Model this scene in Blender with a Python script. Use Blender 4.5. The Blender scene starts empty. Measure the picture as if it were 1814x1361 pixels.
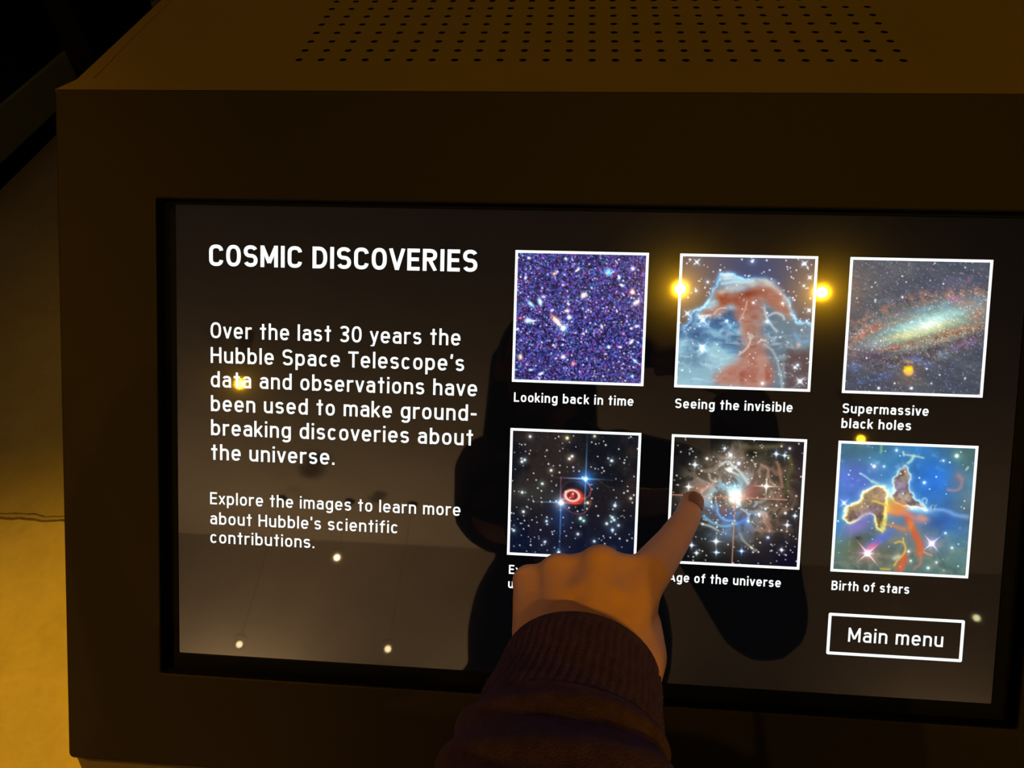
import bpy, bmesh, math, random
import numpy as np
from mathutils import Vector, Matrix

S = bpy.context.scene
COL = S.collection

# ---------------------------------------------------------------- camera
cam_data = bpy.data.cameras.new('camera')
cam = bpy.data.objects.new('camera', cam_data)
COL.objects.link(cam)
S.camera = cam
CAM_POS = Vector((0.03534, -0.37929, 1.34447))
CAM_R = Vector((0.99662568, 0.07608437, -0.03079663))      # to the right in the picture
CAM_D = Vector((0.03407067, -0.72481301, -0.68810267))     # down in the picture
CAM_F = Vector((-0.07467565, 0.68473153, -0.7249595))      # looking direction
cm = Matrix.Identity(4)
for _r in range(3):
    cm[_r][0] = CAM_R[_r]; cm[_r][1] = -CAM_D[_r]; cm[_r][2] = -CAM_F[_r]; cm[_r][3] = CAM_POS[_r]
cam.matrix_world = cm
cam_data.sensor_fit = 'HORIZONTAL'
cam_data.sensor_width = 36.0
cam_data.lens = 36.0 * 1310.0 / 1814.0
cam_data.clip_start = 0.01
cam_data.clip_end = 60

# ---------------------------------------------------------------- world, exposure
world = bpy.data.worlds.new('world')
S.world = world
world.use_nodes = True
world.node_tree.nodes['Background'].inputs[0].default_value = (1.0, 0.62, 0.25, 1)
world.node_tree.nodes['Background'].inputs[1].default_value = 0.001
S.view_settings.view_transform = 'Standard'
S.view_settings.look = 'None'
S.view_settings.gamma = 1
S.view_settings.use_curve_mapping = False
S.view_settings.exposure = 0

# the lamps of the hall: place, aim, colour, watts, beam (deg), hang (rod length), lens glow, label tail
AMBER = (1.0, 0.50, 0.012)
DEEP = (1.0, 0.47, 0.012)
WARM = (1.0, 0.68, 0.34)
KIOSK = (0.05, -0.12, 1.0)
LAMPS = [
    ((0.848, -3.662, 4.700), KIOSK, AMBER, 215, 9, 0.2, 14, 'spotlight with an amber lens, reflected at the left edge of the horse head picture'),
    ((1.874, -3.662, 4.700), KIOSK, AMBER, 215, 9, 0.2, 14, 'spotlight with an amber lens, reflected right of the horse head picture'),
    ((-3.001, -5.037, 4.700), (.0, -.4, .9), AMBER, 40, 8, 0.2, 14, 'spotlight with an amber lens, reflected in the word data'),
    ((2.767, -5.557, 4.700), (.4, -.7, 1.0), AMBER, 3, 12, 0.2, 14, 'spotlight with an amber lens, reflected above the mountain nebula picture'),
    ((2.818, -4.544, 4.700), (.4, -.7, 1.0), AMBER, .4, 12, 0.2, 7, 'small spotlight reflected in the galaxy picture'),
    ((-2.616, -7.800, 4.240), (-.3, -.7, 1.0), WARM, 2, 20, 0.2, 14, 'warm spotlight on a long rod, reflected below the word contributions'),
    ((-3.482, -7.800, 3.164), (-.3, -.7, 1.0), WARM, .5, 20, 0.2, 12, 'pale spotlight hung low on the left, reflected in the lower left of the screen'),
    ((-1.822, -7.800, 3.214), (-.3, -.7, 1.0), WARM, .5, 20, 0.2, 12, 'pale spotlight hung low, reflected near the lower edge of the screen'),
    ((4.557, -7.800, 3.933), (.4, -.7, 1.0), (1.0, .9, .45), .3, 20, 0.2, 6, 'pale spotlight hung on the right, reflected beside the menu button'),
    ((-1.35, -0.75, 4.70), (-0.80, -0.50, 0.0), DEEP, 900, 15, 0.2, 20, 'spotlight right above the bright patch of floor beside the kiosk'),
    ((0.55, 2.40, 4.70), (0.25, 0.2, 1.1), DEEP, 60, 30, 0.2, 20, 'spotlight hung behind the kiosk, over its vented top'),
]
FILL_UPLIGHTS = [(-4.0, 1250), (-0.6, 520), (4.6, 330)]        # unseen lamps added to brighten ceiling and pale wall: place along it, watts

# ---------------------------------------------------------------- materials
def nodes_of(name):
    m = bpy.data.materials.new(name)
    m.use_nodes = True
    nt = m.node_tree
    return m, nt, nt.nodes['Principled BSDF']

def mat(name, colour, rough=0.6, spec=0.5, metal=0.0, noise=0.0, scale=40.0, bump=0.0, bscale=None, emit=None, estr=0.0, coat=0.0, crough=.1, ior=1.5):
    m, nt, b = nodes_of(name)
    b.inputs['Base Color'].default_value = (*colour, 1)
    b.inputs['Roughness'].default_value = rough
    b.inputs['Specular IOR Level'].default_value = spec
    b.inputs['Metallic'].default_value = metal
    b.inputs['IOR'].default_value = ior
    b.inputs['Coat Weight'].default_value = coat
    b.inputs['Coat Roughness'].default_value = crough
    if emit is not None:
        b.inputs['Emission Color'].default_value = (*emit, 1)
        b.inputs['Emission Strength'].default_value = estr
    tc = nt.nodes.new('ShaderNodeTexCoord')
    if noise:
        n = nt.nodes.new('ShaderNodeTexNoise'); n.inputs['Scale'].default_value = scale; n.inputs['Detail'].default_value = 6
        nt.links.new(tc.outputs['Object'], n.inputs['Vector'])
        r = nt.nodes.new('ShaderNodeMapRange'); r.inputs['To Min'].default_value = 1 - noise; r.inputs['To Max'].default_value = 1 + noise
        r.inputs['From Min'].default_value = .25; r.inputs['From Max'].default_value = .75
        nt.links.new(n.outputs['Fac'], r.inputs['Value'])
        v = nt.nodes.new('ShaderNodeVectorMath'); v.operation = 'SCALE'; v.inputs[0].default_value = colour
        nt.links.new(r.outputs['Result'], v.inputs['Scale'])
        nt.links.new(v.outputs['Vector'], b.inputs['Base Color'])
    if bump:
        n2 = nt.nodes.new('ShaderNodeTexNoise'); n2.inputs['Scale'].default_value = bscale or scale * 4; n2.inputs['Detail'].default_value = 4
        nt.links.new(tc.outputs['Object'], n2.inputs['Vector'])
        bp = nt.nodes.new('ShaderNodeBump'); bp.inputs['Strength'].default_value = bump; bp.inputs['Distance'].default_value = .002
        nt.links.new(n2.outputs['Fac'], bp.inputs['Height'])
        nt.links.new(bp.outputs['Normal'], b.inputs['Normal'])
    return m

M = {}
M['panel'] = mat('brown_coat_shaded', (.0098, .0070, .0036), .6, .11, noise=.08, scale=9, bump=.08, bscale=900)  # same brown paint as the cover, dimmer light put into the colour
M['cover'] = mat('brown_coat_lit', (.085, .064, .030), .6, .2, noise=.08, scale=7, bump=.08, bscale=900)  # lighter copy of the panel's paint, stronger light put into the colour
M['inner'] = mat('black_interior', (.004, .004, .004), .9, .1, noise=.1)
M['surround'] = mat('black_screen_surround', (.0018, .0022, .003), .6, .05, noise=.1)
M['black'] = mat('matte_black_board', (.004, .004, .0045), .85, .1, noise=.2, scale=20)
M['plinth'] = mat('dark_green_laminate', (.17, .20, .10), .6, .2, noise=.1, scale=12)
M['chrome'] = mat('brushed_steel', (.92, .80, .68), .42, .5, 1.0, noise=.05)
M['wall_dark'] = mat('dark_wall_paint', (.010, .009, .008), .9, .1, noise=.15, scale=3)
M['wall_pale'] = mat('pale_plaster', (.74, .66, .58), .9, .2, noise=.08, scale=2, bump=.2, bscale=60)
M['ceiling'] = mat('pale_ceiling_board', (.40, .355, .30), .9, .2, noise=.08, scale=1.5)
M['lamp_body'] = mat('black_lamp_enamel', (.01, .01, .01), .4, .4, noise=.1)
M['text'] = mat('white_screen_lettering', (0, 0, 0), .05, .5, emit=(.93, 1.0, 1.0), estr=1.25, noise=.0)
M['screen'] = mat('glossy_black_display', (0, 0, 0), .025, .5, emit=(.9, .95, 1.25), estr=.0016, coat=.08, crough=.14, ior=1.62)
M['skin'] = mat('skin', (.66, .345, .25), .5, .3, noise=.06, scale=45, bump=.10, bscale=900)
M['nail'] = mat('finger_nail', (.60, .29, .22), .4, .35, noise=.05, scale=60)
M['hair'] = mat('dark_brown_hair', (.02, .012, .008), .5, .3, noise=.3, scale=200, bump=.5, bscale=400)
M['knit'] = mat('dark_plum_knit', (.050, .026, .125), .9, .08, noise=.30, scale=160, bump=.9, bscale=1300)
_k = M['knit'].node_tree.nodes['Principled BSDF']
_k.inputs['Sheen Weight'].default_value = .10; _k.inputs['Sheen Roughness'].default_value = .45; _k.inputs['Sheen Tint'].default_value = (.75, .55, .9, 1)
M['denim'] = mat('black_denim', (.012, .012, .016), .85, .15, noise=.2, scale=300)
M['leather'] = mat('black_leather', (.01, .009, .008), .5, .3, noise=.1)
M['sole'] = mat('pale_rubber', (.4, .38, .34), .7, .3, noise=.05)
M['phone'] = mat('dark_phone_glass', (.012, .012, .015), .35, .4, noise=.05)
M['lens'] = mat('black_lens_glass', (.002, .002, .004), .08, .5, noise=.05)
M['eye'] = mat('eye_white', (.7, .68, .64), .3, .4, noise=.05)

def floor_material():
    m, nt, b = nodes_of('stained_concrete_slabs')
    N = nt.nodes.new; L = nt.links.new
    tc = N('ShaderNodeTexCoord'); sep = N('ShaderNodeSeparateXYZ')
    L(tc.outputs['Object'], sep.inputs[0])
    def math_(op, a, bb=None):
        n = N('ShaderNodeMath'); n.operation = op
        for i, q in enumerate((a, bb)):
            if q is None: continue
            if isinstance(q, (int, float)): n.inputs[i].default_value = q
            else: L(q, n.inputs[i])
        return n.outputs[0]
    wob = N('ShaderNodeTexNoise'); wob.inputs['Scale'].default_value = 14; wob.inputs['Detail'].default_value = 4
    L(tc.outputs['Object'], wob.inputs['Vector'])
    w = math_('MULTIPLY', math_('SUBTRACT', wob.outputs['Fac'], .5), .022)
    def seam(axis, off, pitch, half):
        q = math_('ADD', math_('SUBTRACT', sep.outputs[axis], off), w)
        f = math_('SUBTRACT', math_('FRACT', math_('ADD', math_('DIVIDE', q, pitch), .5)), .5)
        return math_('LESS_THAN', math_('ABSOLUTE', f), half / pitch)
    s = math_('MAXIMUM', seam(1, .434, 1.9, .0030), seam(1, .446, 1.9, .0014))
    s = math_('MAXIMUM', s, seam(0, -3.1, 2.4, .004))
    n1 = N('ShaderNodeTexNoise'); n1.inputs['Scale'].default_value = 3.2; n1.inputs['Detail'].default_value = 9; n1.inputs['Roughness'].default_value = .62
    L(tc.outputs['Object'], n1.inputs['Vector'])
    n2 = N('ShaderNodeTexNoise'); n2.inputs['Scale'].default_value = 26; n2.inputs['Detail'].default_value = 5; n2.inputs['Distortion'].default_value = 1.2
    L(tc.outputs['Object'], n2.inputs['Vector'])
    t = math_('ADD', math_('MULTIPLY', n1.outputs['Fac'], .75), math_('MULTIPLY', n2.outputs['Fac'], .25))
    cr = N('ShaderNodeValToRGB'); cr.color_ramp.elements[0].position = .34; cr.color_ramp.elements[1].position = .66
    cr.color_ramp.elements[0].color = (.31, .28, .17, 1); cr.color_ramp.elements[1].color = (.42, .38, .25, 1)
    L(t, cr.inputs['Fac'])
    mx = N('ShaderNodeMix'); mx.data_type = 'RGBA'
    L(s, mx.inputs['Factor']); L(cr.outputs['Color'], mx.inputs['A']); mx.inputs['B'].default_value = (.10, .085, .07, 1)
    L(mx.outputs['Result'], b.inputs['Base Color'])
    idx = math_('MODULO', math_('ADD', math_('FLOOR', math_('DIVIDE', math_('SUBTRACT', sep.outputs[1], .434), 1.9)), 10), 2)
    tone = math_('SUBTRACT', 1.04, math_('MULTIPLY', math_('SUBTRACT', 1, idx), .26))
    sc_ = N('ShaderNodeVectorMath'); sc_.operation = 'SCALE'
    L(mx.outputs['Result'], sc_.inputs[0]); L(tone, sc_.inputs['Scale']); L(sc_.outputs['Vector'], b.inputs['Base Color'])
    b.inputs['Roughness'].default_value = .62; b.inputs['Specular IOR Level'].default_value = .25
    bp = N('ShaderNodeBump'); bp.inputs['Strength'].default_value = .25; bp.inputs['Distance'].default_value = .004
    L(n2.outputs['Fac'], bp.inputs['Height']); L(bp.outputs['Normal'], b.inputs['Normal'])
    return m
M['floor'] = floor_material()

def picture_material(name):
    m, nt, b = nodes_of(name)
    at = nt.nodes.new('ShaderNodeAttribute'); at.attribute_name = 'picture'
    b.inputs['Base Color'].default_value = (0, 0, 0, 1)
    b.inputs['Roughness'].default_value = .025; b.inputs['IOR'].default_value = 1.62
    b.inputs['Coat Weight'].default_value = .08; b.inputs['Coat Roughness'].default_value = .14
    nt.links.new(at.outputs['Color'], b.inputs['Emission Color'])
    b.inputs['Emission Strength'].default_value = 1.0
    return m
M['picture'] = picture_material('screen_picture')

# ---------------------------------------------------------------- helpers
def obj(name, data, material=None, parent=None):
    """link one mesh object; data is a bmesh or a mesh"""
    if isinstance(data, bmesh.types.BMesh):
        me = bpy.data.meshes.new(name)
        bmesh.ops.recalc_face_normals(data, faces=data.faces)
        data.to_mesh(me); data.free()
    else:
        me = data
    if material is not None:
        for q in (material if isinstance(material, (list, tuple)) else [material]):
            me.materials.append(q)
    o = bpy.data.objects.new(name, me)
    COL.objects.link(o)
    if parent is not None:
        o.parent = parent
        o.matrix_parent_inverse = parent_world(parent).inverted()
    return o

def parent_world(o):
    m = o.matrix_basis.copy()
    while o.parent is not None:
        m = o.parent.matrix_basis @ (o.matrix_parent_inverse @ m)
        o = o.parent
    return m

def thing(name, label, cat, loc=(0, 0, 0), group=None):
    o = bpy.data.objects.new(name, None)
    COL.objects.link(o)
    o.location = loc
    o.empty_display_size = .1
    tag(o, label, cat, group)
    return o

def tag(o, label, cat, group=None):
    o['label'] = label
    o['category'] = cat
    if group:
        o['group'] = group
    return o

def structure(name, bm, material):
    o = obj(name, bm, material)
    o['kind'] = 'structure'
    return o

def smooth_shade(o, angle=None):
    for p in o.data.polygons:
        p.use_smooth = True
    if angle is not None:
        o.data.set_sharp_from_angle(angle=math.radians(angle))
    return o

def box(bm, lo, hi):
    vs = [bm.verts.new((x, y, z)) for z in (lo[2], hi[2]) for y in (lo[1], hi[1]) for x in (lo[0], hi[0])]
    for f in ((0, 2, 3, 1), (4, 5, 7, 6), (0, 1, 5, 4), (2, 6, 7, 3), (0, 4, 6, 2), (1, 3, 7, 5)):
        bm.faces.new([vs[i] for i in f])
    return vs

def bevel_all(bm, w, seg=2):
    bmesh.ops.bevel(bm, geom=list(bm.edges), offset=w, segments=seg, affect='EDGES', profile=.5, clamp_overlap=True)

def loft(bm, loops, close=True, cap0=False, cap1=False):
    rows = [[bm.verts.new(p) for p in lp] for lp in loops]
    n = len(rows[0])
    for a, b in zip(rows[:-1], rows[1:]):
        for i in range(n if close else n - 1):
            j = (i + 1) % n
            bm.faces.new((a[i], a[j], b[j], b[i]))
    if cap0: bm.faces.new(list(reversed(rows[0])))
    if cap1: bm.faces.new(rows[-1])
    return rows

def ring(c, ax, r, n=24, ref=None):
    ax = Vector(ax).normalized()
    ref = Vector(ref) if ref is not None else (Vector((0, 0, 1)) if abs(ax.z) < .9 else Vector((1, 0, 0)))
    u = ax.cross(ref).normalized(); v = ax.cross(u)
    return [Vector(c) + r * (math.cos(2 * math.pi * i / n) * u + math.sin(2 * math.pi * i / n) * v) for i in range(n)]

def lathe(bm, c, ax, prof, n=28):
    """prof: list of (distance along the axis, radius)"""
    ax = Vector(ax).normalized()
    return loft(bm, [ring(Vector(c) + ax * d, ax, max(r, 1e-5), n) for d, r in prof], True, True, True)

# ---------------------------------------------------------------- the kiosk's own axes
# x to the right along the panel, y down its slope, z into it; one unit U = the width of one picture on the screen
U = 0.083
SLOPE = math.radians(48.0)
K0 = Vector((0, 0, 1.0655))
KX = Vector((1, 0, 0)); KY = -Vector((0, math.cos(SLOPE), math.sin(SLOPE))); KZ = Vector((0, math.sin(SLOPE), -math.cos(SLOPE)))

def K(x, y, z=0.0):
    return K0 + (KX * x + KY * y + KZ * z) * U

def Kmm(p):
    return K0 + (KX * p[0] + KY * p[1] + KZ * p[2]) * .001

# ---------------------------------------------------------------- the hall
bm = bmesh.new(); box(bm, (-6, -9.2, -.1), (7.2, 6.2, 0)); structure('floor', bm, M['floor'])
bm = bmesh.new(); box(bm, (-6, -9.2, 5.0), (7.2, 6.2, 5.15)); structure('ceiling', bm, M['ceiling'])
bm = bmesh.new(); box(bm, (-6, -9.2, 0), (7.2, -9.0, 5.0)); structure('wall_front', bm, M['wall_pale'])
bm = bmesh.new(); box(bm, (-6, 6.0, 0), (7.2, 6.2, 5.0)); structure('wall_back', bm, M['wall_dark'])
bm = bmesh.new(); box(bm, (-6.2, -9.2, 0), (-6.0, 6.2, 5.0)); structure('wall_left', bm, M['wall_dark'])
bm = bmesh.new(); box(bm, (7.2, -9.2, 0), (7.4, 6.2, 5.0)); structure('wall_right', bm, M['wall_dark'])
# ---------------------------------------------------------------- pictures shown on the screen
NT = 256
_g = (np.arange(NT) + .5) / NT
TU, TV = np.meshgrid(_g, _g)            # u to the right, v downwards

def vnoise(rng, fx, fy=None, u=None, v=None):
    fy = fx if fy is None else fy
    u = TU if u is None else u
    v = TV if v is None else v
    gx, gy = int(fx) + 3, int(fy) + 3
    lat = rng.random((gy, gx))
    x = np.mod(u * fx, gx); y = np.mod(v * fy, gy)
    x0 = x.astype(int); y0 = y.astype(int)
    x0 %= gx; y0 %= gy; x1 = (x0 + 1) % gx; y1 = (y0 + 1) % gy
    a = x - np.floor(x); b = y - np.floor(y)
    a = a * a * (3 - 2 * a); b = b * b * (3 - 2 * b)
    return (lat[y0, x0] * (1 - a) + lat[y0, x1] * a) * (1 - b) + (lat[y1, x0] * (1 - a) + lat[y1, x1] * a) * b

def fbm(rng, f, o=5, u=None, v=None, g=.55):
    s = 0; w = 1; t = 0
    for k in range(o):
        s = s + w * vnoise(rng, f * 2 ** k, None, u, v); t += w; w *= g
    return s / t

def ridge(rng, f, o=4, u=None, v=None):
    s = 0; w = 1; t = 0
    for k in range(o):
        s = s + w * (1 - np.abs(2 * vnoise(rng, f * 2 ** k, None, u, v) - 1)); t += w; w *= .55
    return s / t

def warp(rng, f, amp):
    return TU + amp * (fbm(rng, f, 3) - .5), TV + amp * (fbm(rng, f, 3) - .5)

def smooth(a, b, x):
    t = np.clip((x - a) / (b - a), 0, 1)
    return t * t * (3 - 2 * t)

def col(*c):
    return np.array(c, float)

def base(c):
    return np.zeros((NT, NT, 3)) + col(*c)

def mix(img, c, m):
    c = np.asarray(c, float)
    m = np.clip(m, 0, 1)[..., None]
    return img * (1 - m) + c * m

def add(img, c, m):
    return img + np.asarray(c, float) * m[..., None]

def ell(cx, cy, rx, ry, ang=0.):
    a = math.radians(ang)
    x = (TU - cx) * math.cos(a) + (TV - cy) * math.sin(a)
    y = -(TU - cx) * math.sin(a) + (TV - cy) * math.cos(a)
    return np.sqrt((x / rx) ** 2 + (y / ry) ** 2)

def gauss(cx, cy, rx, ry=None, ang=0.):
    return np.exp(-ell(cx, cy, rx, rx if ry is None else ry, ang) ** 2)

def star(img, cx, cy, r, c=(255, 255, 255), halo=None, spikes=0., sw=.004, diag=False, sc=None):
    r *= .72
    img = add(img, c, 1.3 * gauss(cx, cy, r))
    if halo is not None:
        img = add(img, halo, .75 * gauss(cx, cy, r * 3.6))
    if spikes:
        sc = c if sc is None else sc
        a = 45 if diag else 0
        img = add(img, sc, .8 * gauss(cx, cy, spikes, sw, a))
        img = add(img, sc, .8 * gauss(cx, cy, sw, spikes, a))
    return img

def stars(img, rng, n, r0, r1, cols=((255, 255, 255),), mask=None, amp=1.25):
    for k in range(n):
        for tr in range(30):
            x, y = rng.random(2)
            if mask is None or rng.random() < mask[int(y * NT), int(x * NT)]:
                break
        r = .74 * (r0 + (r1 - r0) * rng.random() ** 2.2)
        c = cols[int(rng.integers(len(cols)))]
        i0 = max(0, int((x - 4 * r) * NT) - 2); i1 = int((x + 4 * r) * NT) + 3
        j0 = max(0, int((y - 4 * r) * NT) - 2); j1 = int((y + 4 * r) * NT) + 3
        d = ((TU[j0:j1, i0:i1] - x) ** 2 + (TV[j0:j1, i0:i1] - y) ** 2) / r ** 2
        img[j0:j1, i0:i1] += col(*c) * (amp * np.exp(-d))[..., None]
    return img

def chaikin(pts, closed, n=2):
    p = [tuple(q) for q in pts]
    for k in range(n):
        out = [] if closed else [p[0]]
        for a, b in zip(p, p[1:] + p[:1]) if closed else zip(p[:-1], p[1:]):
            out += [(.75 * a[0] + .25 * b[0], .75 * a[1] + .25 * b[1]), (.25 * a[0] + .75 * b[0], .25 * a[1] + .75 * b[1])]
        p = out if closed else out + [p[-1]]
    return p

def polydist(pts, u=None, v=None):
    pts = chaikin(pts, True)
    u = TU if u is None else u
    v = TV if v is None else v
    p = np.array(pts, float); q = np.roll(p, -1, 0)
    d = np.full(u.shape, 9.); ins = np.zeros(u.shape, bool)
    for (ax, ay), (bx, by) in zip(p, q):
        ex, ey = bx - ax, by - ay
        t = np.clip(((u - ax) * ex + (v - ay) * ey) / (ex * ex + ey * ey + 1e-9), 0, 1)
        d = np.minimum(d, np.hypot(u - ax - t * ex, v - ay - t * ey))
        if ay != by:
            c = ((ay > v) != (by > v)) & (u < (bx - ax) * (v - ay) / (by - ay) + ax)
            ins ^= c
    return np.where(ins, -d, d)

def curve(pts, u=None, v=None):
    """distance to an open polyline"""
    if len(pts) > 2:
        pts = chaikin(pts, False)
    u = TU if u is None else u
    v = TV if v is None else v
    d = np.full(u.shape, 9.)
    for (ax, ay), (bx, by) in zip(pts[:-1], pts[1:]):
        ex, ey = bx - ax, by - ay
        t = np.clip(((u - ax) * ex + (v - ay) * ey) / (ex * ex + ey * ey + 1e-9), 0, 1)
        d = np.minimum(d, np.hypot(u - ax - t * ex, v - ay - t * ey))
    return d

def pic_deep_field():
    rng = np.random.default_rng(3)
    s = fbm(rng, 90, 2, g=.9)
    h = vnoise(rng, 70); k = rng.random((NT, NT))
    img = base((64, 60, 140))
    img *= (.3 + 1.2 * smooth(.25, .85, s))[..., None]
    img = add(img, (70, 5, 10), smooth(.6, .95, h)); img = add(img, (0, 40, 30), smooth(.6, .95, vnoise(rng, 60)))
    img = mix(img, (14, 16, 40), .8 * smooth(.62, .9, vnoise(rng, 110)))
    img = add(img, (60, 60, 110), smooth(.8, 1., k) * .8)
    img = stars(img, rng, 1000, .003, .0055, ((150, 160, 255), (220, 220, 255), (120, 150, 220), (190, 130, 190)), amp=.9)
    img = stars(img, rng, 260, .004, .0085, ((255, 255, 255), (230, 255, 255), (255, 200, 220)))
    def p(x, y):
        v = (y - 85) / 1165.; return (x - 130 + 36 * v) / 1160., v - .018 * (x - 130) / 1160.
    W = (255, 255, 250); Cc = (190, 250, 255); Cr = (255, 235, 190); O = (255, 160, 60); P = (255, 180, 190); Rr = (240, 90, 90)
    for x, y, rx, ry, a, c in [(460, 275, 16, 14, 0, O), (490, 258, 10, 8, 0, W), (200, 315, 16, 10, -50, W), (670, 243, 24, 9, -40, Cr),
            (950, 262, 36, 30, 0, (90, 190, 220)), (1168, 228, 15, 18, 0, W), (1048, 308, 12, 19, 0, Cc), (1070, 375, 20, 12, 30, W), (1168, 435, 20, 24, 0, O),
            (1168, 440, 12, 14, 0, (255, 220, 160)), (540, 378, 12, 11, 0, P), (730, 470, 30, 24, -40, Cr), (332, 530, 18, 34, -15, Cc), (245, 550, 40, 14, 40, (120, 190, 180)),
            (360, 485, 14, 12, 0, P), (1205, 530, 36, 20, -40, Cr), (445, 608, 16, 8, -40, W), (578, 612, 22, 16, 0, P), (600, 670, 19, 19, 0, W),
            (770, 603, 12, 10, 0, P), (225, 705, 36, 22, 10, Cc), (275, 705, 18, 6, 0, W), (150, 680, 14, 12, 0, Rr), (482, 703, 62, 24, 48, (225, 150, 40)), (490, 715, 40, 11, 48, (150, 140, 120)),
            (895, 752, 10, 20, -20, Cr), (1215, 745, 16, 7, -30, W), (728, 820, 12, 9, 20, W), (1165, 888, 22, 12, -50, W), (960, 940, 16, 14, 0, Cc), (1062, 938, 14, 10, 0, W),
            (150, 1040, 20, 24, 0, (255, 200, 130)), (545, 1035, 20, 18, 0, W), (637, 1095, 18, 18, 0, (255, 120, 90)), (1195, 1060, 26, 9, 35, Cc), (245, 1160, 18, 8, -10, W), (345, 1190, 22, 10, -35, Cc),
            (1175, 1205, 12, 12, 0, Cc), (1160, 768, 12, 10, 0, Cc), (590, 550, 16, 9, 45, Cc), (800, 400, 12, 12, 0, (100, 190, 220)), (565, 140, 12, 12, 0, W), (235, 135, 12, 10, 0, W), (1090, 815, 10, 10, 0, (255, 100, 130))]:
        u, v = p(x, y)
        img = add(img, c, 1.15 * gauss(u, v, rx / 1160., ry / 1160., a))
    u, v = p(545, 772)
    img = star(img, u, v, .018, (255, 255, 255), (40, 80, 95))
    for a in range(0, 180, 30):
        img = add(img, (120, 190, 215), .4 * gauss(u, v, .05, .004, a + 10))
    return img

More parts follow.
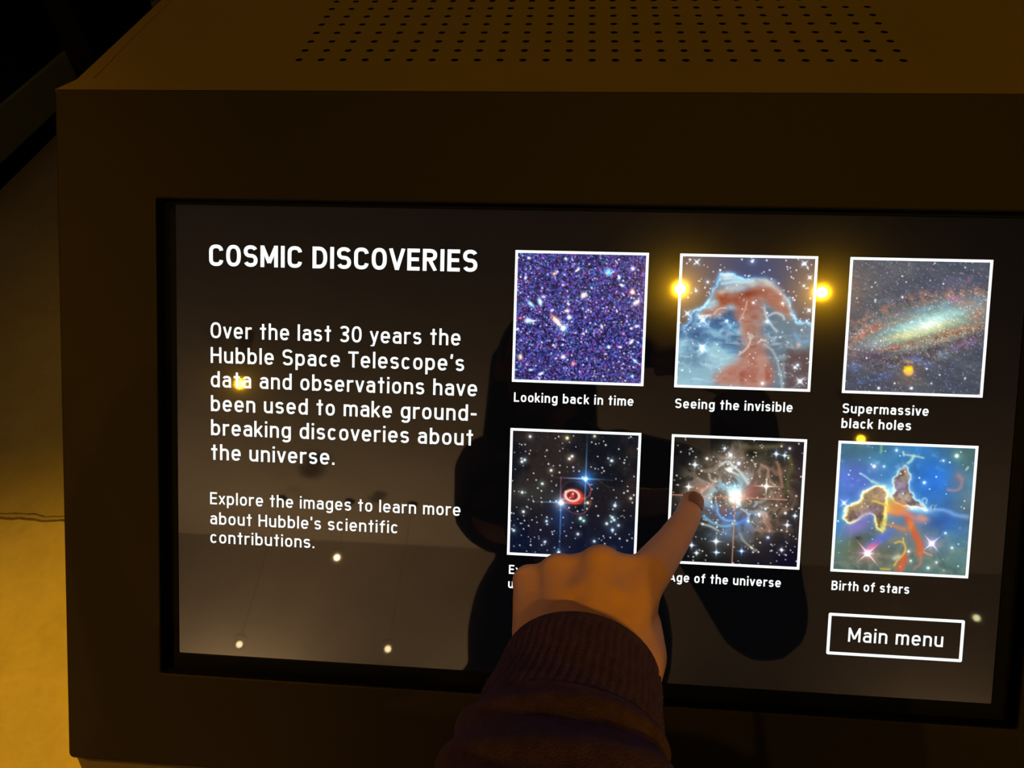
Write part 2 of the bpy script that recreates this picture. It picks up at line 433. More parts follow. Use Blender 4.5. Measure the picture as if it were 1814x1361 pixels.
def pic_pillar():
    rng = np.random.default_rng(8)
    img = base((88, 82, 92))
    img = mix(img, (58, 72, 118), .8 * gauss(.55, .12, .35, .2)); img = mix(img, (96, 84, 78), .7 * gauss(0, .3, .3, .35))
    img = mix(img, (98, 86, 80), .6 * gauss(1, .1, .2, .3))
    wu, wv = warp(rng, 6, .06)
    def p(x, y):
        v = (y - 115) / 1190.; return (x - 140 + 45 * v) / 1195., v - .022 * (x - 140) / 1195.
    # blue clouds low on the left and on the right
    outline = [p(*q) for q in [(60, 860), (220, 690), (250, 600), (340, 560), (400, 480), (430, 360), (480, 285), (545, 265), (620, 300), (740, 330), (870, 315), (960, 345), (1040, 440),
                               (1110, 540), (1150, 680), (1185, 720), (1290, 690), (1420, 900), (1420, 1500), (0, 1500)]]
    d = polydist(outline, wu + .05 * (fbm(rng, 18, 3) - .5), wv + .05 * (fbm(rng, 18, 3) - .5))
    n = fbm(rng, 5, 5, wu * 1.4, wv * 2.2); r = ridge(rng, 7, 4, wu, wv * 1.6)
    ins = smooth(.012, -.012, d)
    blue = base((52, 100, 150)); blue = mix(blue, (130, 185, 215), smooth(.45, .75, n)); blue = mix(blue, (36, 70, 110), smooth(.5, .3, n) * .7)
    blue = mix(blue, (165, 205, 215), smooth(.62, 1.0, TV + .25 * n) * .8 * smooth(.75, .3, TU))
    blue = mix(blue, (120, 135, 142), smooth(.55, .75, TU) * .75)
    blue = mix(blue, (205, 230, 240), smooth(.72, .92, r) * .5)
    img = img * (1 - ins[..., None]) + blue * ins[..., None]
    img = mix(img, (92, 70, 70), smooth(.12, .0, np.maximum(.88 - TU, .74 - TV) + .1 * (n - .5)) * .9)
    # rim light
    rr_ = ridge(rng, 20, 3)
    img = add(img, (35, 85, 115), np.exp(-((d - .002) / .022) ** 2) * smooth(.66, .5, TV) * (.1 + 1.0 * rr_ * n))
    img = add(img, (70, 115, 125), np.exp(-((d + .012) / .014) ** 2) * smooth(.62, .45, TV) * (.1 + .9 * rr_))
    img = mix(img, (190, 205, 205), smooth(0, -.02, d) * smooth(-.09, -.03, d) * smooth(.45, .3, TV) * .55 * (.3 + r))
    # rusty pillar and head
    pil = [p(*q) for q in [(440, 600), (470, 430), (560, 430), (700, 450), (790, 400), (900, 350), (1000, 420), (1080, 560), (1110, 700), (1060, 640), (930, 560), (870, 520), (880, 600), (860, 760),
                           (920, 900), (890, 1020), (950, 1100), (1000, 1320), (380, 1320), (540, 1110), (660, 1060), (700, 930), (680, 800), (640, 690), (620, 560), (560, 590), (500, 650), (400, 680), (290, 660), (330, 610)]]
    d2 = polydist(pil, TU + .6 * (wu - TU) + .05 * (fbm(rng, 14, 3) - .5), TV + .6 * (wv - TV))
    m2 = smooth(.05, -.045, d2 + .05 * (n - .5))
    rust = base((172, 122, 108)); rust = mix(rust, (152, 84, 66), smooth(-.005, -.05, d2) * smooth(.3, .6, n)); rust = mix(rust, (172, 98, 82), smooth(.6, .9, TV) * .6); rust = mix(rust, (196, 160, 146), smooth(.5, .75, r) * .5)
    rust = mix(rust, (150, 140, 138), smooth(.5, .62, TU) * smooth(.36, .5, TV) * smooth(.8, .6, TV) * .5)
    img = img * (1 - m2[..., None]) + rust * m2[..., None]
    img = mix(img, (150, 78, 60), .55 * smooth(.02, -.04, d2) * smooth(.55, .3, TV)); img = mix(img, (128, 46, 24), .75 * gauss(*p(735, 460), .09, .025, -8)); img = mix(img, (130, 44, 22), .8 * gauss(*p(520, 505), .035, .035))
    img = mix(img, (160, 160, 165), .45 * gauss(*p(840, 560), .05, .07))
    cr = curve([p(*q) for q in [(510, 440), (560, 400), (640, 420), (740, 390), (830, 340), (930, 350), (1010, 420)]], wu, wv)
    img = mix(img, (205, 195, 188), .7 * np.exp(-(cr / .026) ** 2) * (.4 + r))
    wisps = ridge(rng, 9, 4, wu * .8, wv * 2.0)
    img = mix(img, (190, 208, 215), smooth(.72, .95, wisps) * ins * .35 * (1 - .6 * m2))
    for pts_, c, w in [([(500, 370), (600, 350), (700, 360), (780, 345)], (210, 235, 240), .012), ([(520, 330), (600, 320), (680, 335)], (180, 225, 240), .01),
                       ([(730, 530), (705, 620), (675, 700)], (225, 190, 175), .006), ([(765, 850), (760, 910), (720, 970), (660, 1015)], (230, 215, 205), .009), ([(840, 900), (870, 875), (910, 885)], (230, 220, 215), .008),
                       ([(920, 655), (985, 620), (1050, 650), (1060, 690)], (200, 220, 225), .010), ([(430, 650), (470, 595), (540, 590)], (225, 200, 180), .008), ([(300, 670), (400, 660)], (230, 220, 210), .01),
                       ([(880, 580), (900, 680), (960, 760), (1000, 800)], (200, 215, 220), .010), ([(900, 920), (960, 960), (1010, 1060), (1040, 1200), (1060, 1320)], (175, 185, 190), .012), ([(1060, 1100), (1075, 1220)], (150, 160, 165), .01),
                       ([(1160, 820), (1200, 900), (1280, 890)], (110, 170, 215), .012)]:
        img = mix(img, c, .75 * np.exp(-(curve([p(*q) for q in pts_], TU + .3 * (wu - TU), TV + .3 * (wv - TV)) / w) ** 2))
    u, v = p(765, 850); img = mix(img, (205, 195, 190), np.exp(-((ell(u, v, .02, .02) - .8) / .35) ** 2) * .8)
    img = mix(img, (240, 250, 255), .8 * gauss(*p(545, 300), .045, .03)); img = mix(img, (225, 190, 175), gauss(*p(1200, 920), .017))
    img = stars(img, rng, 110, .004, .0085, ((255, 255, 255), (225, 245, 255)), mask=.15 + (d > .01) * .85)
    img = stars(img, rng, 70, .003, .006, ((240, 250, 255), (170, 220, 255)), mask=(d < 0) * 1.)
    for x, y, rr, sp in [(270, 170, .011, .03), (770, 163, .012, 0), (1238, 185, .013, .03), (187, 640, .011, .03), (330, 700, .018, .04), (325, 950, .016, .04), (1220, 1258, .016, .04), (880, 1280, .011, 0), (1170, 1130, .012, 0),
                         (1195, 1108, .01, 0), (1287, 310, .01, .02), (548, 705, .011, 0), (912, 712, .011, 0), (785, 540, .01, 0), (1048, 545, .01, 0), (1287, 607, .011, .02), (265, 432, .01, 0), (370, 352, .01, 0), (1235, 385, .009, 0)]:
        u, v = p(x, y); img = star(img, u, v, rr, (255, 255, 255), (40, 60, 70), sp, .003, True)
    return img

def pic_spiral():
    rng = np.random.default_rng(12)
    wu, wv = warp(rng, 8, .05)
    def p(x, y):
        v = (y - 90) / 1165.; return (x - 135 + 68 * v) / 1200., v - .02 * (x - 135) / 1200.
    su = TU * .93 + TV * .36; sv = (-TU * .36 + TV * .93)
    st = fbm(rng, 4, 5, su * 1.1 + .3, (sv + .4) * 4.5)
    img = base((80, 86, 98)); img = mix(img, (66, 72, 88), smooth(.35, .65, st) * .8); img = mix(img, (96, 98, 104), .6 * gauss(.2, .1, .5, .2, -20))
    cx, cy = p(790, 660)
    e = ell(cx, cy, .52, .16, -17); e2 = ell(cx - .02, cy + .03, .66, .26, -17)
    n = fbm(rng, 26, 3, wu, wv); n2 = fbm(rng, 9, 4, wu, wv); fine = vnoise(rng, 110) * .5 + rng.random((NT, NT)) * .5
    below = (TV - cy) + (TU - cx) * math.tan(math.radians(17))
    arm = np.exp(-((e2 - .85) / .22) ** 2)
    disk = smooth(1.25, .5, e2)
    img = mix(img, (112, 106, 104), disk * .6)
    img = mix(img, (58, 48, 58), disk * smooth(.35, .65, n) * smooth(.0, .1, below) * .75)
    img = mix(img, (160, 116, 98), arm * smooth(.42, .7, n) * smooth(.17, -.02, below) * .8)
    img = mix(img, (190, 160, 150), arm * smooth(.58, .85, fine) * .8)
    img = mix(img, (135, 175, 165), smooth(1.35, .35, e) * .75)
    img = mix(img, (150, 210, 215), smooth(1.0, .2, ell(cx, cy - .03, .36, .075, -16)) * (.6 + .5 * n2))
    img = mix(img, (215, 200, 110), smooth(1.1, .3, ell(cx - .03, cy + .045, .36, .055, -17)) * .85 * (.55 + .7 * n2))
    img = mix(img, (160, 112, 72), .8 * np.exp(-((below - .105) / .022) ** 2) * smooth(.55, .2, np.abs(TU - cx)) * (.4 + n))
    img = mix(img, (70, 50, 45), np.exp(-((below - .125) / .014) ** 2) * smooth(.5, .2, np.abs(TU - cx)) * smooth(.45, .6, n))
    img = mix(img, (222, 250, 235), .95 * gauss(cx, cy, .20, .055, -20) * (.75 + .5 * n2))
    img *= (.86 + .3 * fbm(rng, 30, 3, su, sv * 3))[..., None]; img = add(img, (30, 26, 20), gauss(cx + .01, cy + .005, .07, .035, -20))
    img = mix(img, (120, 150, 155), smooth(.55, .7, TU) * smooth(.42, .3, TV) * 0)
    for x, y, rx, ry, a, c, k in [(260, 740, .17, .035, -30, (205, 95, 75), 150), (340, 690, .03, .018, 0, (220, 60, 50), 12), (515, 865, .035, .018, 20, (225, 55, 75), 34), (1230, 570, .07, .04, -30, (225, 110, 70), 80), (1130, 470, .14, .05, 10, (225, 150, 140), 90),
                              (1030, 430, .04, .03, 0, (225, 90, 180), 35), (1090, 835, .05, .015, -20, (225, 80, 160), 26), (1180, 810, .05, .02, -20, (160, 110, 230), 26), (700, 960, .06, .025, 10, (95, 130, 235), 70), (790, 1005, .06, .02, 15, (110, 140, 225), 50), (650, 970, .05, .015, 0, (140, 160, 235), 20),
                              (165, 1040, .05, .04, 0, (95, 140, 235), 80), (430, 1120, .09, .03, -20, (90, 120, 220), 70), (490, 1030, .04, .015, 0, (120, 150, 240), 25), (230, 1170, .05, .02, -20, (90, 110, 200), 30), (935, 915, .05, .03, 0, (130, 180, 225), 50), (1040, 865, .05, .02, -20, (130, 140, 220), 30), (350, 850, .15, .07, -10, (205, 200, 210), 190),
                              (640, 860, .1, .04, -10, (190, 185, 180), 50), (760, 530, .09, .025, -15, (140, 190, 235), 50), (570, 570, .04, .012, 0, (220, 120, 190), 14), (960, 480, .06, .04, 0, (130, 190, 225), 50), (1235, 450, .04, .05, 0, (150, 190, 220), 40), (900, 800, .3, .03, -17, (200, 160, 120), 130), (1100, 700, .2, .05, -20, (215, 170, 140), 120),
                              (430, 450, .1, .02, -10, (110, 140, 175), 25), (1000, 300, .2, .05, -10, (120, 110, 150), 20), (640, 170, .02, .04, 0, (140, 130, 140), 14), (1160, 260, .05, .02, -50, (170, 120, 140), 16), (550, 640, .16, .02, -20, (205, 130, 120), 60)]:
        cu, cv = p(x, y)
        img = mix(img, c, .32 * gauss(cu, cv, rx * .9, ry * .9, a) * (.5 + n))
        g = gauss(cu, cv, rx, ry, a)
        img = stars(img, rng, k, .0025, .006, (c, tuple(min(255, q + 45) for q in c)), mask=g, amp=.55)
    cu, cv = p(630, 1055)
    for q in range(14):
        img = mix(img, (255, 200, 30), .95 * gauss(cu + .035 * (rng.random() - .5) * 1.6, cv + .02 * (rng.random() - .5) * 1.6, .011))
    img = mix(img, (235, 160, 110), .7 * gauss(cu, cv - .055, .035, .012)); img = mix(img, (150, 115, 90), .4 * gauss(cu, cv + .06, .12, .08))
    img = mix(img, (70, 60, 95), .5 * gauss(*p(300, 940), .12, .05))
    for x, y, r in [(853, 120, .006), (1117, 158, .006), (570, 235, .007), (605, 285, .006), (335, 290, .006), (303, 330, .006), (172, 430, .006), (335, 443, .008), (335, 460, .006), (930, 300, .007), (573, 418, .01), (910, 1102, .007), (1133, 1130, .008), (513, 1182, .008), (838, 1180, .007), (795, 1050, .008), (372, 1228, .013), (662, 1225, .013), (262, 960, .008)]:
        u, v = p(x, y); img = star(img, u, v, r, (225, 230, 240))
    return img

def pic_ring_star():
    rng = np.random.default_rng(21)
    def p(x, y):
        v = (y - 90) / 980.; return (x - 75 + 27 * v) / 990., v - .035 * (x - 75) / 990.
    n = fbm(rng, 4, 5)
    img = base((20, 21, 28)); img = mix(img, (44, 36, 34), smooth(.4, .7, n) * smooth(.75, .3, TV)); img = mix(img, (12, 20, 42), smooth(.55, .95, TV))
    img = mix(img, (45, 60, 90), .18 * smooth(.7, .95, vnoise(rng, 90, 22)))
    img = mix(img, (70, 70, 60), .5 * gauss(*p(250, 600), .2, .1))
    u1, v1 = p(653, 470); u2, v2 = p(460, 662); ur, vr = p(548, 605)
    img = add(img, (20, 60, 105), .75 * gauss(u1, v1, .085)); img = add(img, (15, 40, 80), .8 * gauss(u2, v2 + .08, .08, .13))
    img = add(img, (120, 130, 130), .5 * gauss(u2, v2, .045))
    e = ell(ur + .012, vr + .008, .088, .068, 10)
    img = mix(img, (215, 50, 38), smooth(1.15, .75, e)); 
    e = ell(ur, vr, .055, .043, 10)
    img = mix(img, (120, 22, 22), smooth(1.0, .8, e)); img = mix(img, (255, 225, 205), np.exp(-((e - 1.) / .2) ** 2)); img = mix(img, (235, 110, 95), .8 * gauss(ur, vr, .017, .022))
    a = ell(*p(575, 620), .115, .14, -30)
    img = add(img, (130, 40, 50), np.exp(-((a - 1) / .03) ** 2) * (.35 + .65 * smooth(.5, .8, TV)))
    a = ell(*p(600, 545), .10, .08, 30)
    img = add(img, (120, 40, 45), np.exp(-((a - 1) / .05) ** 2) * smooth(.5, .64, TU))
    img = add(img, (130, 60, 80), np.exp(-((TU - p(470, 0)[0]) / .004) ** 2) * (np.abs(TV - .46) < .1) * .7)
    img = star(img, u1, v1, .019, (235, 250, 255), (30, 90, 150)); img = star(img, u2, v2, .021, (255, 255, 255), (90, 90, 90))
    img = add(img, (45, 100, 150), gauss(u1, v1, .15, .0045)); img = add(img, (45, 95, 135), gauss(u1, v1 - .12, .0045, .18)); img = add(img, (70, 110, 140), gauss(u1, v1 + .15, .005, .12) * .8)
    img = add(img, (45, 90, 130), gauss(u2 - .08, v2, .10, .0045)); img = add(img, (45, 85, 120), gauss(u2, v2 + .18, .0045, .2)); img = add(img, (60, 70, 90), gauss(u2 + .1, v2, .12, .004) * .6)
    img = add(img, (110, 80, 90), gauss(u1 - .09, v1, .09, .005) * .7)
    img = stars(img, rng, 190, .004, .0085, ((255, 255, 255), (235, 250, 255), (250, 240, 225)))
    img = stars(img, rng, 160, .002, .004, ((120, 125, 140),), amp=.8)
    for x, y, r, c in [(505, 148, .016, (255, 225, 150)), (170, 323, .012, (220, 250, 255)), (147, 338, .012, (240, 255, 255)), (310, 512, .012, (220, 255, 245)), (150, 583, .012, (200, 245, 255)), (855, 325, .014, (220, 250, 255)), (885, 680, .016, (200, 245, 255)), (865, 775, .013, (190, 245, 250)),
                       (880, 795, .012, (190, 240, 250)), (868, 875, .015, (180, 235, 250)), (822, 825, .013, (220, 255, 255)), (915, 838, .011, (200, 240, 255)), (615, 785, .015, (190, 240, 230)), (640, 805, .012, (170, 220, 200)), (345, 812, .011, (210, 245, 250)), (83, 890, .013, (190, 235, 250)), (670, 660, .014, (250, 215, 140)),
                       (380, 405, .012, (255, 240, 220)), (720, 133, .011, (255, 235, 190)), (212, 138, .012, (240, 255, 255)), (443, 1062, .016, (190, 235, 255)), (725, 968, .012, (200, 235, 250)), (595, 912, .011, (255, 255, 255)), (332, 980, .011, (220, 245, 245)), (1008, 622, .011, (255, 230, 180)), (523, 312, .012, (255, 240, 220)), (545, 292, .012, (255, 245, 230)), (160, 738, .013, (255, 250, 235)), (865, 1042, .014, (255, 220, 130))]:
        u, v = p(x, y); img = star(img, u, v, r, c, tuple(.25 * q for q in c))
    return img

def pic_cluster():
    rng = np.random.default_rng(34)
    def p(x, y):
        v = (y - 100) / 1045.; return (x - 105 + 55 * v) / 1060., v - .04 * (x - 105) / 1060.
    wu, wv = warp(rng, 5, .22)
    cx, cy = p(605, 605)
    r = np.hypot(TU - cx, TV - cy)
    f1 = ridge(rng, 6, 5, wu, wv); f2 = ridge(rng, 10, 4, wv, wu); n = fbm(rng, 4, 5, wu, wv)
    cloud = smooth(.62, .2, np.hypot((TU - .52) / 1.05, (TV - .44) / .95) + .35 * (n - .5)) * smooth(.22, .42, n + .15)
    img = base((12, 11, 16)); img = mix(img, (17, 13, 32), smooth(.6, 1.2, TU + .4 * TV))
    img = mix(img, (66, 64, 44), cloud * .95); img = mix(img, (112, 92, 82), smooth(.44, .12, r + .2 * (n - .5)) * .95)
    img = mix(img, (120, 98, 84), .7 * gauss(.55, .28, .28, .14) * (.3 + n))
    img = mix(img, (84, 80, 74), .6 * gauss(.5, .85, .3, .1) * (.2 + n))
    img = mix(img, (40, 40, 30), smooth(.5, .7, n) * .4)
    br = base((190, 165, 150)); br = mix(br, (225, 150, 120), smooth(.5, .75, TU) * .7); br = mix(br, (150, 195, 205), smooth(.35, .1, r)); br = mix(br, (95, 140, 200), smooth(-.02, .18, TV - cy) * smooth(.75, .55, TU) * .9)
    fil = smooth(.58, .85, f1) * cloud * (1.25 - 1.5 * r)
    img = img * (1 - .8 * np.clip(fil, 0, 1)[..., None]) + br * .8 * np.clip(fil, 0, 1)[..., None]
    fil = smooth(.6, .88, f2) * smooth(.48, .12, r) * .75
    img = img * (1 - np.clip(fil, 0, 1)[..., None]) + (br * 1.1) * np.clip(fil, 0, 1)[..., None]
    img = mix(img, (165, 90, 75), .75 * gauss(*p(730, 545), .08, .07) * (.4 + n)); img = mix(img, (120, 180, 210), .75 * gauss(*p(590, 520), .1, .05) * (.3 + f1)); img = mix(img, (180, 100, 70), .6 * gauss(*p(330, 530), .08, .03, -20))
    img = mix(img, (60, 100, 170), .65 * gauss(*p(540, 760), .16, .06, 10) * (.3 + f2)); img = mix(img, (150, 90, 80), .5 * gauss(*p(510, 720), .03, .05, -30))
    for pts_, c, w in [([(500, 330), (560, 290), (620, 350), (690, 430), (720, 470)], (215, 225, 220), .013), ([(540, 370), (590, 390), (640, 420)], (215, 225, 225), .012), ([(345, 770), (430, 820), (540, 845), (650, 820), (720, 790)], (130, 190, 225), .012), ([(330, 820), (400, 845), (460, 880)], (190, 200, 190), .009),
                       ([(440, 660), (450, 730), (520, 790), (600, 800)], (140, 190, 230), .01), ([(640, 915), (690, 990), (765, 1050)], (165, 160, 150), .01), ([(660, 700), (720, 750), (720, 800)], (170, 200, 225), .009), ([(640, 830), (700, 800)], (70, 120, 225), .016),
                       ([(820, 340), (890, 380), (880, 440)], (170, 140, 120), .01), ([(950, 320), (980, 420), (975, 520)], (165, 120, 95), .012), ([(1050, 270), (1045, 420), (1000, 560)], (85, 85, 50), .02), ([(680, 200), (780, 190), (900, 180), (980, 160)], (95, 90, 62), .022), ([(395, 410), (390, 460), (440, 480)], (190, 185, 170), .01), ([(320, 560), (400, 520), (440, 450)], (205, 170, 150), .012)]:
        img = mix(img, c, .8 * np.exp(-(curve([p(*q) for q in pts_], TU + .25 * (wu - TU), TV + .25 * (wv - TV)) / w) ** 2))
    img = mix(img, (15, 15, 14), .8 * gauss(*p(740, 235), .05, .04))
    img = add(img, (170, 160, 140), .8 * gauss(cx, cy, .08)); img = add(img, (255, 255, 255), 1.3 * gauss(cx, cy, .032))
    for a in range(0, 180, 15):
        img = add(img, (220, 200, 180), .25 * gauss(cx, cy, .1, .004, a + 7))
    img = mix(img, (235, 165, 130), .9 * np.exp(-((TV - cy) / .0035) ** 2) * (TU < .9)); img = mix(img, (235, 160, 120), .9 * np.exp(-((TU - cx) / .0035) ** 2) * (TV > cy))
    img = stars(img, rng, 170, .004, .0085, ((255, 255, 255), (235, 245, 255), (255, 240, 215))); img = stars(img, rng, 120, .003, .006, ((235, 205, 140), (255, 235, 190)), mask=cloud)
    for x, y, rr, c, sp in [(857, 510, .019, (255, 245, 225), .07), (273, 333, .015, (200, 225, 255), .03), (220, 518, .014, (225, 245, 255), .03), (565, 252, .016, (170, 205, 245), 0), (632, 322, .017, (170, 200, 240), 0), (518, 197, .012, (140, 170, 230), .02), (937, 243, .015, (170, 210, 255), .03), (1005, 255, .013, (170, 220, 240), .03),
                            (445, 975, .02, (190, 220, 240), .04), (447, 1068, .015, (150, 190, 240), .03), (283, 1075, .013, (230, 245, 255), .02), (655, 1055, .015, (110, 160, 250), .03), (870, 938, .015, (120, 140, 230), 0), (243, 1010, .015, (190, 215, 255), .03), (1090, 755, .013, (190, 245, 250), .02), (1027, 832, .013, (230, 235, 255), .03), (983, 1042, .012, (235, 230, 250), .02),
                            (1045, 197, .012, (220, 240, 255), 0), (372, 282, .013, (255, 240, 210), 0), (710, 803, .011, (190, 220, 255), 0), (797, 743, .01, (235, 240, 255), 0), (850, 700, .011, (150, 190, 250), 0), (1012, 733, .012, (240, 240, 240), 0), (560, 370, .022, (200, 230, 230), 0)]:
        u, v = p(x, y); img = star(img, u, v, rr, c, tuple(.2 * q for q in c), sp, .004)
    return img

def pic_pillars():
    rng = np.random.default_rng(55)
    def p(x, y):
        v = (y - 112) / 1080.; return (x - 170 + 62 * v) / 1145., v - .04 * (x - 170) / 1145.
    wu, wv = warp(rng, 6, .07)
    n = fbm(rng, 4, 5, wu, wv); n2 = fbm(rng, 14, 4, wu, wv); rd = ridge(rng, 12, 4, wu, wv)
    img = base((52, 118, 178))
    img = mix(img, (82, 120, 116), .95 * smooth(.5, .95, TV + .25 * (n - .5))); img = mix(img, (66, 120, 128), .85 * gauss(.1, .05, .3, .2)); img = mix(img, (96, 122, 88), .8 * gauss(.93, .1, .2, .2)); img = mix(img, (22, 108, 212), .85 * gauss(.72, .25, .22, .2)); img = mix(img, (20, 95, 205), .8 * gauss(.85, .57, .2, .09))
    img = mix(img, (95, 110, 215), .75 * gauss(.1, .28, .17, .16)); img = mix(img, (110, 130, 125), .75 * gauss(1.0, .45, .14, .2)); img = mix(img, (24, 120, 190), .8 * gauss(.0, .68, .14, .1)); img = mix(img, (88, 96, 70), .85 * gauss(.18, .82, .16, .16)); img = mix(img, (112, 108, 84), .6 * gauss(.4, .88, .25, .12)); img = mix(img, (70, 105, 120), .8 * gauss(.35, .66, .1, .08))
    img *= (.7 + .6 * n)[..., None]; img = mix(img, (120, 190, 235), .45 * smooth(.62, .85, n2) * smooth(.6, .35, TV)); img = mix(img, (150, 150, 130), .35 * smooth(.6, .85, rd) * smooth(.55, .8, TV)); img = mix(img, (190, 140, 110), .5 * gauss(.55, .68, .22, .14) * (.2 + n)); img = mix(img, (60, 80, 90), .4 * smooth(.6, .8, n2) * smooth(.5, .8, TV))
    img = mix(img, (75, 110, 235), .85 * gauss(*p(510, 930), .13, .035, -40)); img = mix(img, (235, 90, 110), .7 * gauss(*p(450, 990), .06, .02, -40)); img = mix(img, (140, 120, 205), .8 * gauss(*p(310, 820), .12, .06, -25))
    # orange streaks under the centre
    for pts_, c, w in [([(580, 690), (680, 700), (780, 730)], (240, 120, 95), .03), ([(740, 760), (790, 850), (830, 950), (850, 1060)], (225, 90, 40), .028), ([(700, 640), (660, 660)], (245, 150, 70), .05), ([(600, 620), (600, 650)], (245, 195, 70), .035), ([(690, 1180), (700, 1080)], (230, 90, 50), .03), ([(600, 810), (700, 840)], (205, 130, 90), .02), ([(850, 740), (880, 760)], (225, 150, 130), .04),
                       ([(780, 790), (760, 830)], (230, 130, 70), .03), ([(850, 1060), (860, 1140), (820, 1180)], (180, 120, 110), .012), ([(880, 1050), (955, 1065)], (215, 150, 120), .008)]:
        img = mix(img, c, .85 * np.exp(-(curve([p(*q) for q in pts_], wu, wv) / w) ** 2))
    img = mix(img, (150, 215, 240), .9 * gauss(*p(600, 530), .11, .07)); img = mix(img, (170, 225, 245), .85 * gauss(*p(820, 660), .12, .035, 12)); img = mix(img, (150, 190, 250), .6 * np.exp(-(curve([p(900, 660), p(1080, 690), p(1270, 750)], wu, wv) / .018) ** 2))
    ru = .055 * (fbm(rng, 16, 3) - .5); rv = .055 * (fbm(rng, 16, 3) - .5)
    relief = ridge(rng, 15, 3, wu * 1.2, wv); fold = ridge(rng, 24, 2, wv, wu)
    def mass(pts_, inner, dark, rim, rw=.010, k=.9):
        nonlocal img
        d = polydist([p(*q) for q in pts_], TU + .45 * (wu - TU) + ru, TV + .45 * (wv - TV) + rv)
        m = smooth(.006, -.010, d)
        c = base(inner); c = mix(c, dark, smooth(.42, .6, n2)); c = mix(c, (222, 196, 105), .65 * smooth(.70, .9, relief)); c = mix(c, (70, 50, 42), .5 * smooth(.78, .95, fold)); c = mix(c, (196, 150, 130), .45 * smooth(.5, .7, n))
        img = img * (1 - k * m[..., None]) + c * k * m[..., None]
        img = add(img, rim, .85 * np.exp(-(d / rw) ** 2)); img = add(img, tuple(.4 * q for q in rim), .7 * np.exp(-(np.maximum(d, 0) / .03) ** 2) * (d > 0))
    mass([(195, 770), (185, 720), (230, 660), (310, 620), (370, 540), (430, 490), (490, 455), (540, 480), (580, 520), (560, 590), (575, 650), (560, 760), (540, 870), (500, 830), (490, 740), (430, 690), (330, 740), (250, 800)], (158, 130, 78), (88, 66, 44), (185, 165, 60), .012)
    mass([(735, 270), (755, 380), (750, 450), (775, 540), (850, 620), (930, 665), (830, 650), (740, 640), (660, 620), (600, 560), (640, 500), (600, 420), (650, 370), (690, 330)], (170, 150, 150), (116, 92, 92), (110, 115, 100), .008)
    img = mix(img, (120, 100, 190), .6 * gauss(*p(390, 720), .1, .04, -30)); img = mix(img, (150, 140, 200), .5 * gauss(*p(690, 480), .05, .05)); img = mix(img, (205, 165, 60), .8 * gauss(*p(610, 610), .04, .04)); img = mix(img, (225, 135, 65), .85 * gauss(*p(670, 650), .06, .04))
    img = mix(img, (95, 78, 40), .6 * gauss(*p(520, 780), .03, .07)); img = mix(img, (110, 88, 70), .5 * gauss(*p(700, 380), .03, .06)); img = mix(img, (205, 160, 140), .6 * gauss(*p(540, 560), .03, .04))
    for pts_, c, w in [([(335, 370), (400, 405), (440, 440)], (170, 230, 240), .007), ([(440, 430), (490, 455)], (170, 220, 220), .012), ([(700, 185), (705, 210)], (230, 240, 220), .008), ([(720, 205), (790, 215), (875, 237)], (205, 225, 180), .006), ([(790, 215), (770, 255), (740, 275)], (190, 235, 220), .012), ([(570, 640), (570, 760), (540, 870)], (245, 215, 70), .006), ([(450, 600), (520, 620), (570, 640)], (235, 205, 80), .009),
                       ([(640, 960), (690, 940), (735, 985), (720, 1050), (660, 1110), (640, 1150)], (230, 190, 70), .008), ([(705, 915), (710, 950)], (235, 205, 90), .006), ([(865, 620), (870, 580), (895, 570), (910, 595), (900, 620)], (150, 205, 235), .008), ([(945, 655), (955, 630), (975, 640), (970, 665)], (180, 225, 240), .006), ([(1085, 500), (1140, 510), (1190, 490), (1200, 430)], (165, 140, 150), .012), ([(1170, 380), (1195, 410)], (170, 150, 150), .02), ([(530, 1180), (600, 1185)], (215, 175, 70), .01), ([(640, 1090), (670, 1075)], (200, 215, 190), .018), ([(515, 130), (510, 190)], (120, 190, 140), .008), ([(1240, 330), (1255, 310)], (190, 230, 210), .008)]:
        img = mix(img, c, .85 * np.exp(-(curve([p(*q) for q in pts_], TU + .2 * (wu - TU), TV + .2 * (wv - TV)) / w) ** 2))
    img = mix(img, (130, 115, 125), .5 * gauss(*p(1170, 420), .06, .08)); img = mix(img, (25, 30, 50), .8 * gauss(*p(963, 648), .007, .015)); img = mix(img, (50, 45, 35), .8 * gauss(*p(325, 920), .025, .015))
    img = stars(img, rng, 55, .003, .0075, ((235, 250, 255), (255, 255, 255)))
    u, v = p(408, 1050); img = star(img, u, v, .027, (255, 250, 245), (120, 60, 80)); img = add(img, (255, 200, 190), .9 * (gauss(u, v, .09, .004, 48) + gauss(u, v, .07, .004, -45)) + .4 * gauss(u, v, .06, .004, 0))
    u, v = p(957, 960); img = star(img, u, v, .021, (255, 235, 250), (110, 60, 90)); img = add(img, (250, 200, 220), .9 * (gauss(u, v, .06, .004, 48) + gauss(u, v, .06, .004, -45)))
    u, v = p(200, 620); img = star(img, u, v, .014, (240, 190, 210), (60, 40, 60), .035, .003, True)
    for x, y, r, c in [(455, 307, .015, (255, 200, 160)), (1155, 218, .017, (230, 230, 150)), (885, 443, .013, (230, 225, 220)), (645, 172, .01, (235, 250, 240)), (930, 1170, .011, (255, 255, 255)), (780, 1110, .008, (255, 255, 255)), (1072, 870, .009, (235, 250, 250)), (1130, 995, .009, (225, 235, 240)), (760, 1030, .01, (255, 240, 235)), (540, 308, .008, (230, 245, 255)), (1043, 258, .008, (255, 235, 210)), (1000, 1122, .008, (235, 245, 250))]:
        u, v = p(x, y); img = star(img, u, v, r, c, tuple(.2 * q for q in c))
    return img

def to_linear(img):
    s = np.clip(img, 0, 255) / 255.
    return np.where(s <= .04045, s / 12.92, ((s + .055) / 1.055) ** 2.4)

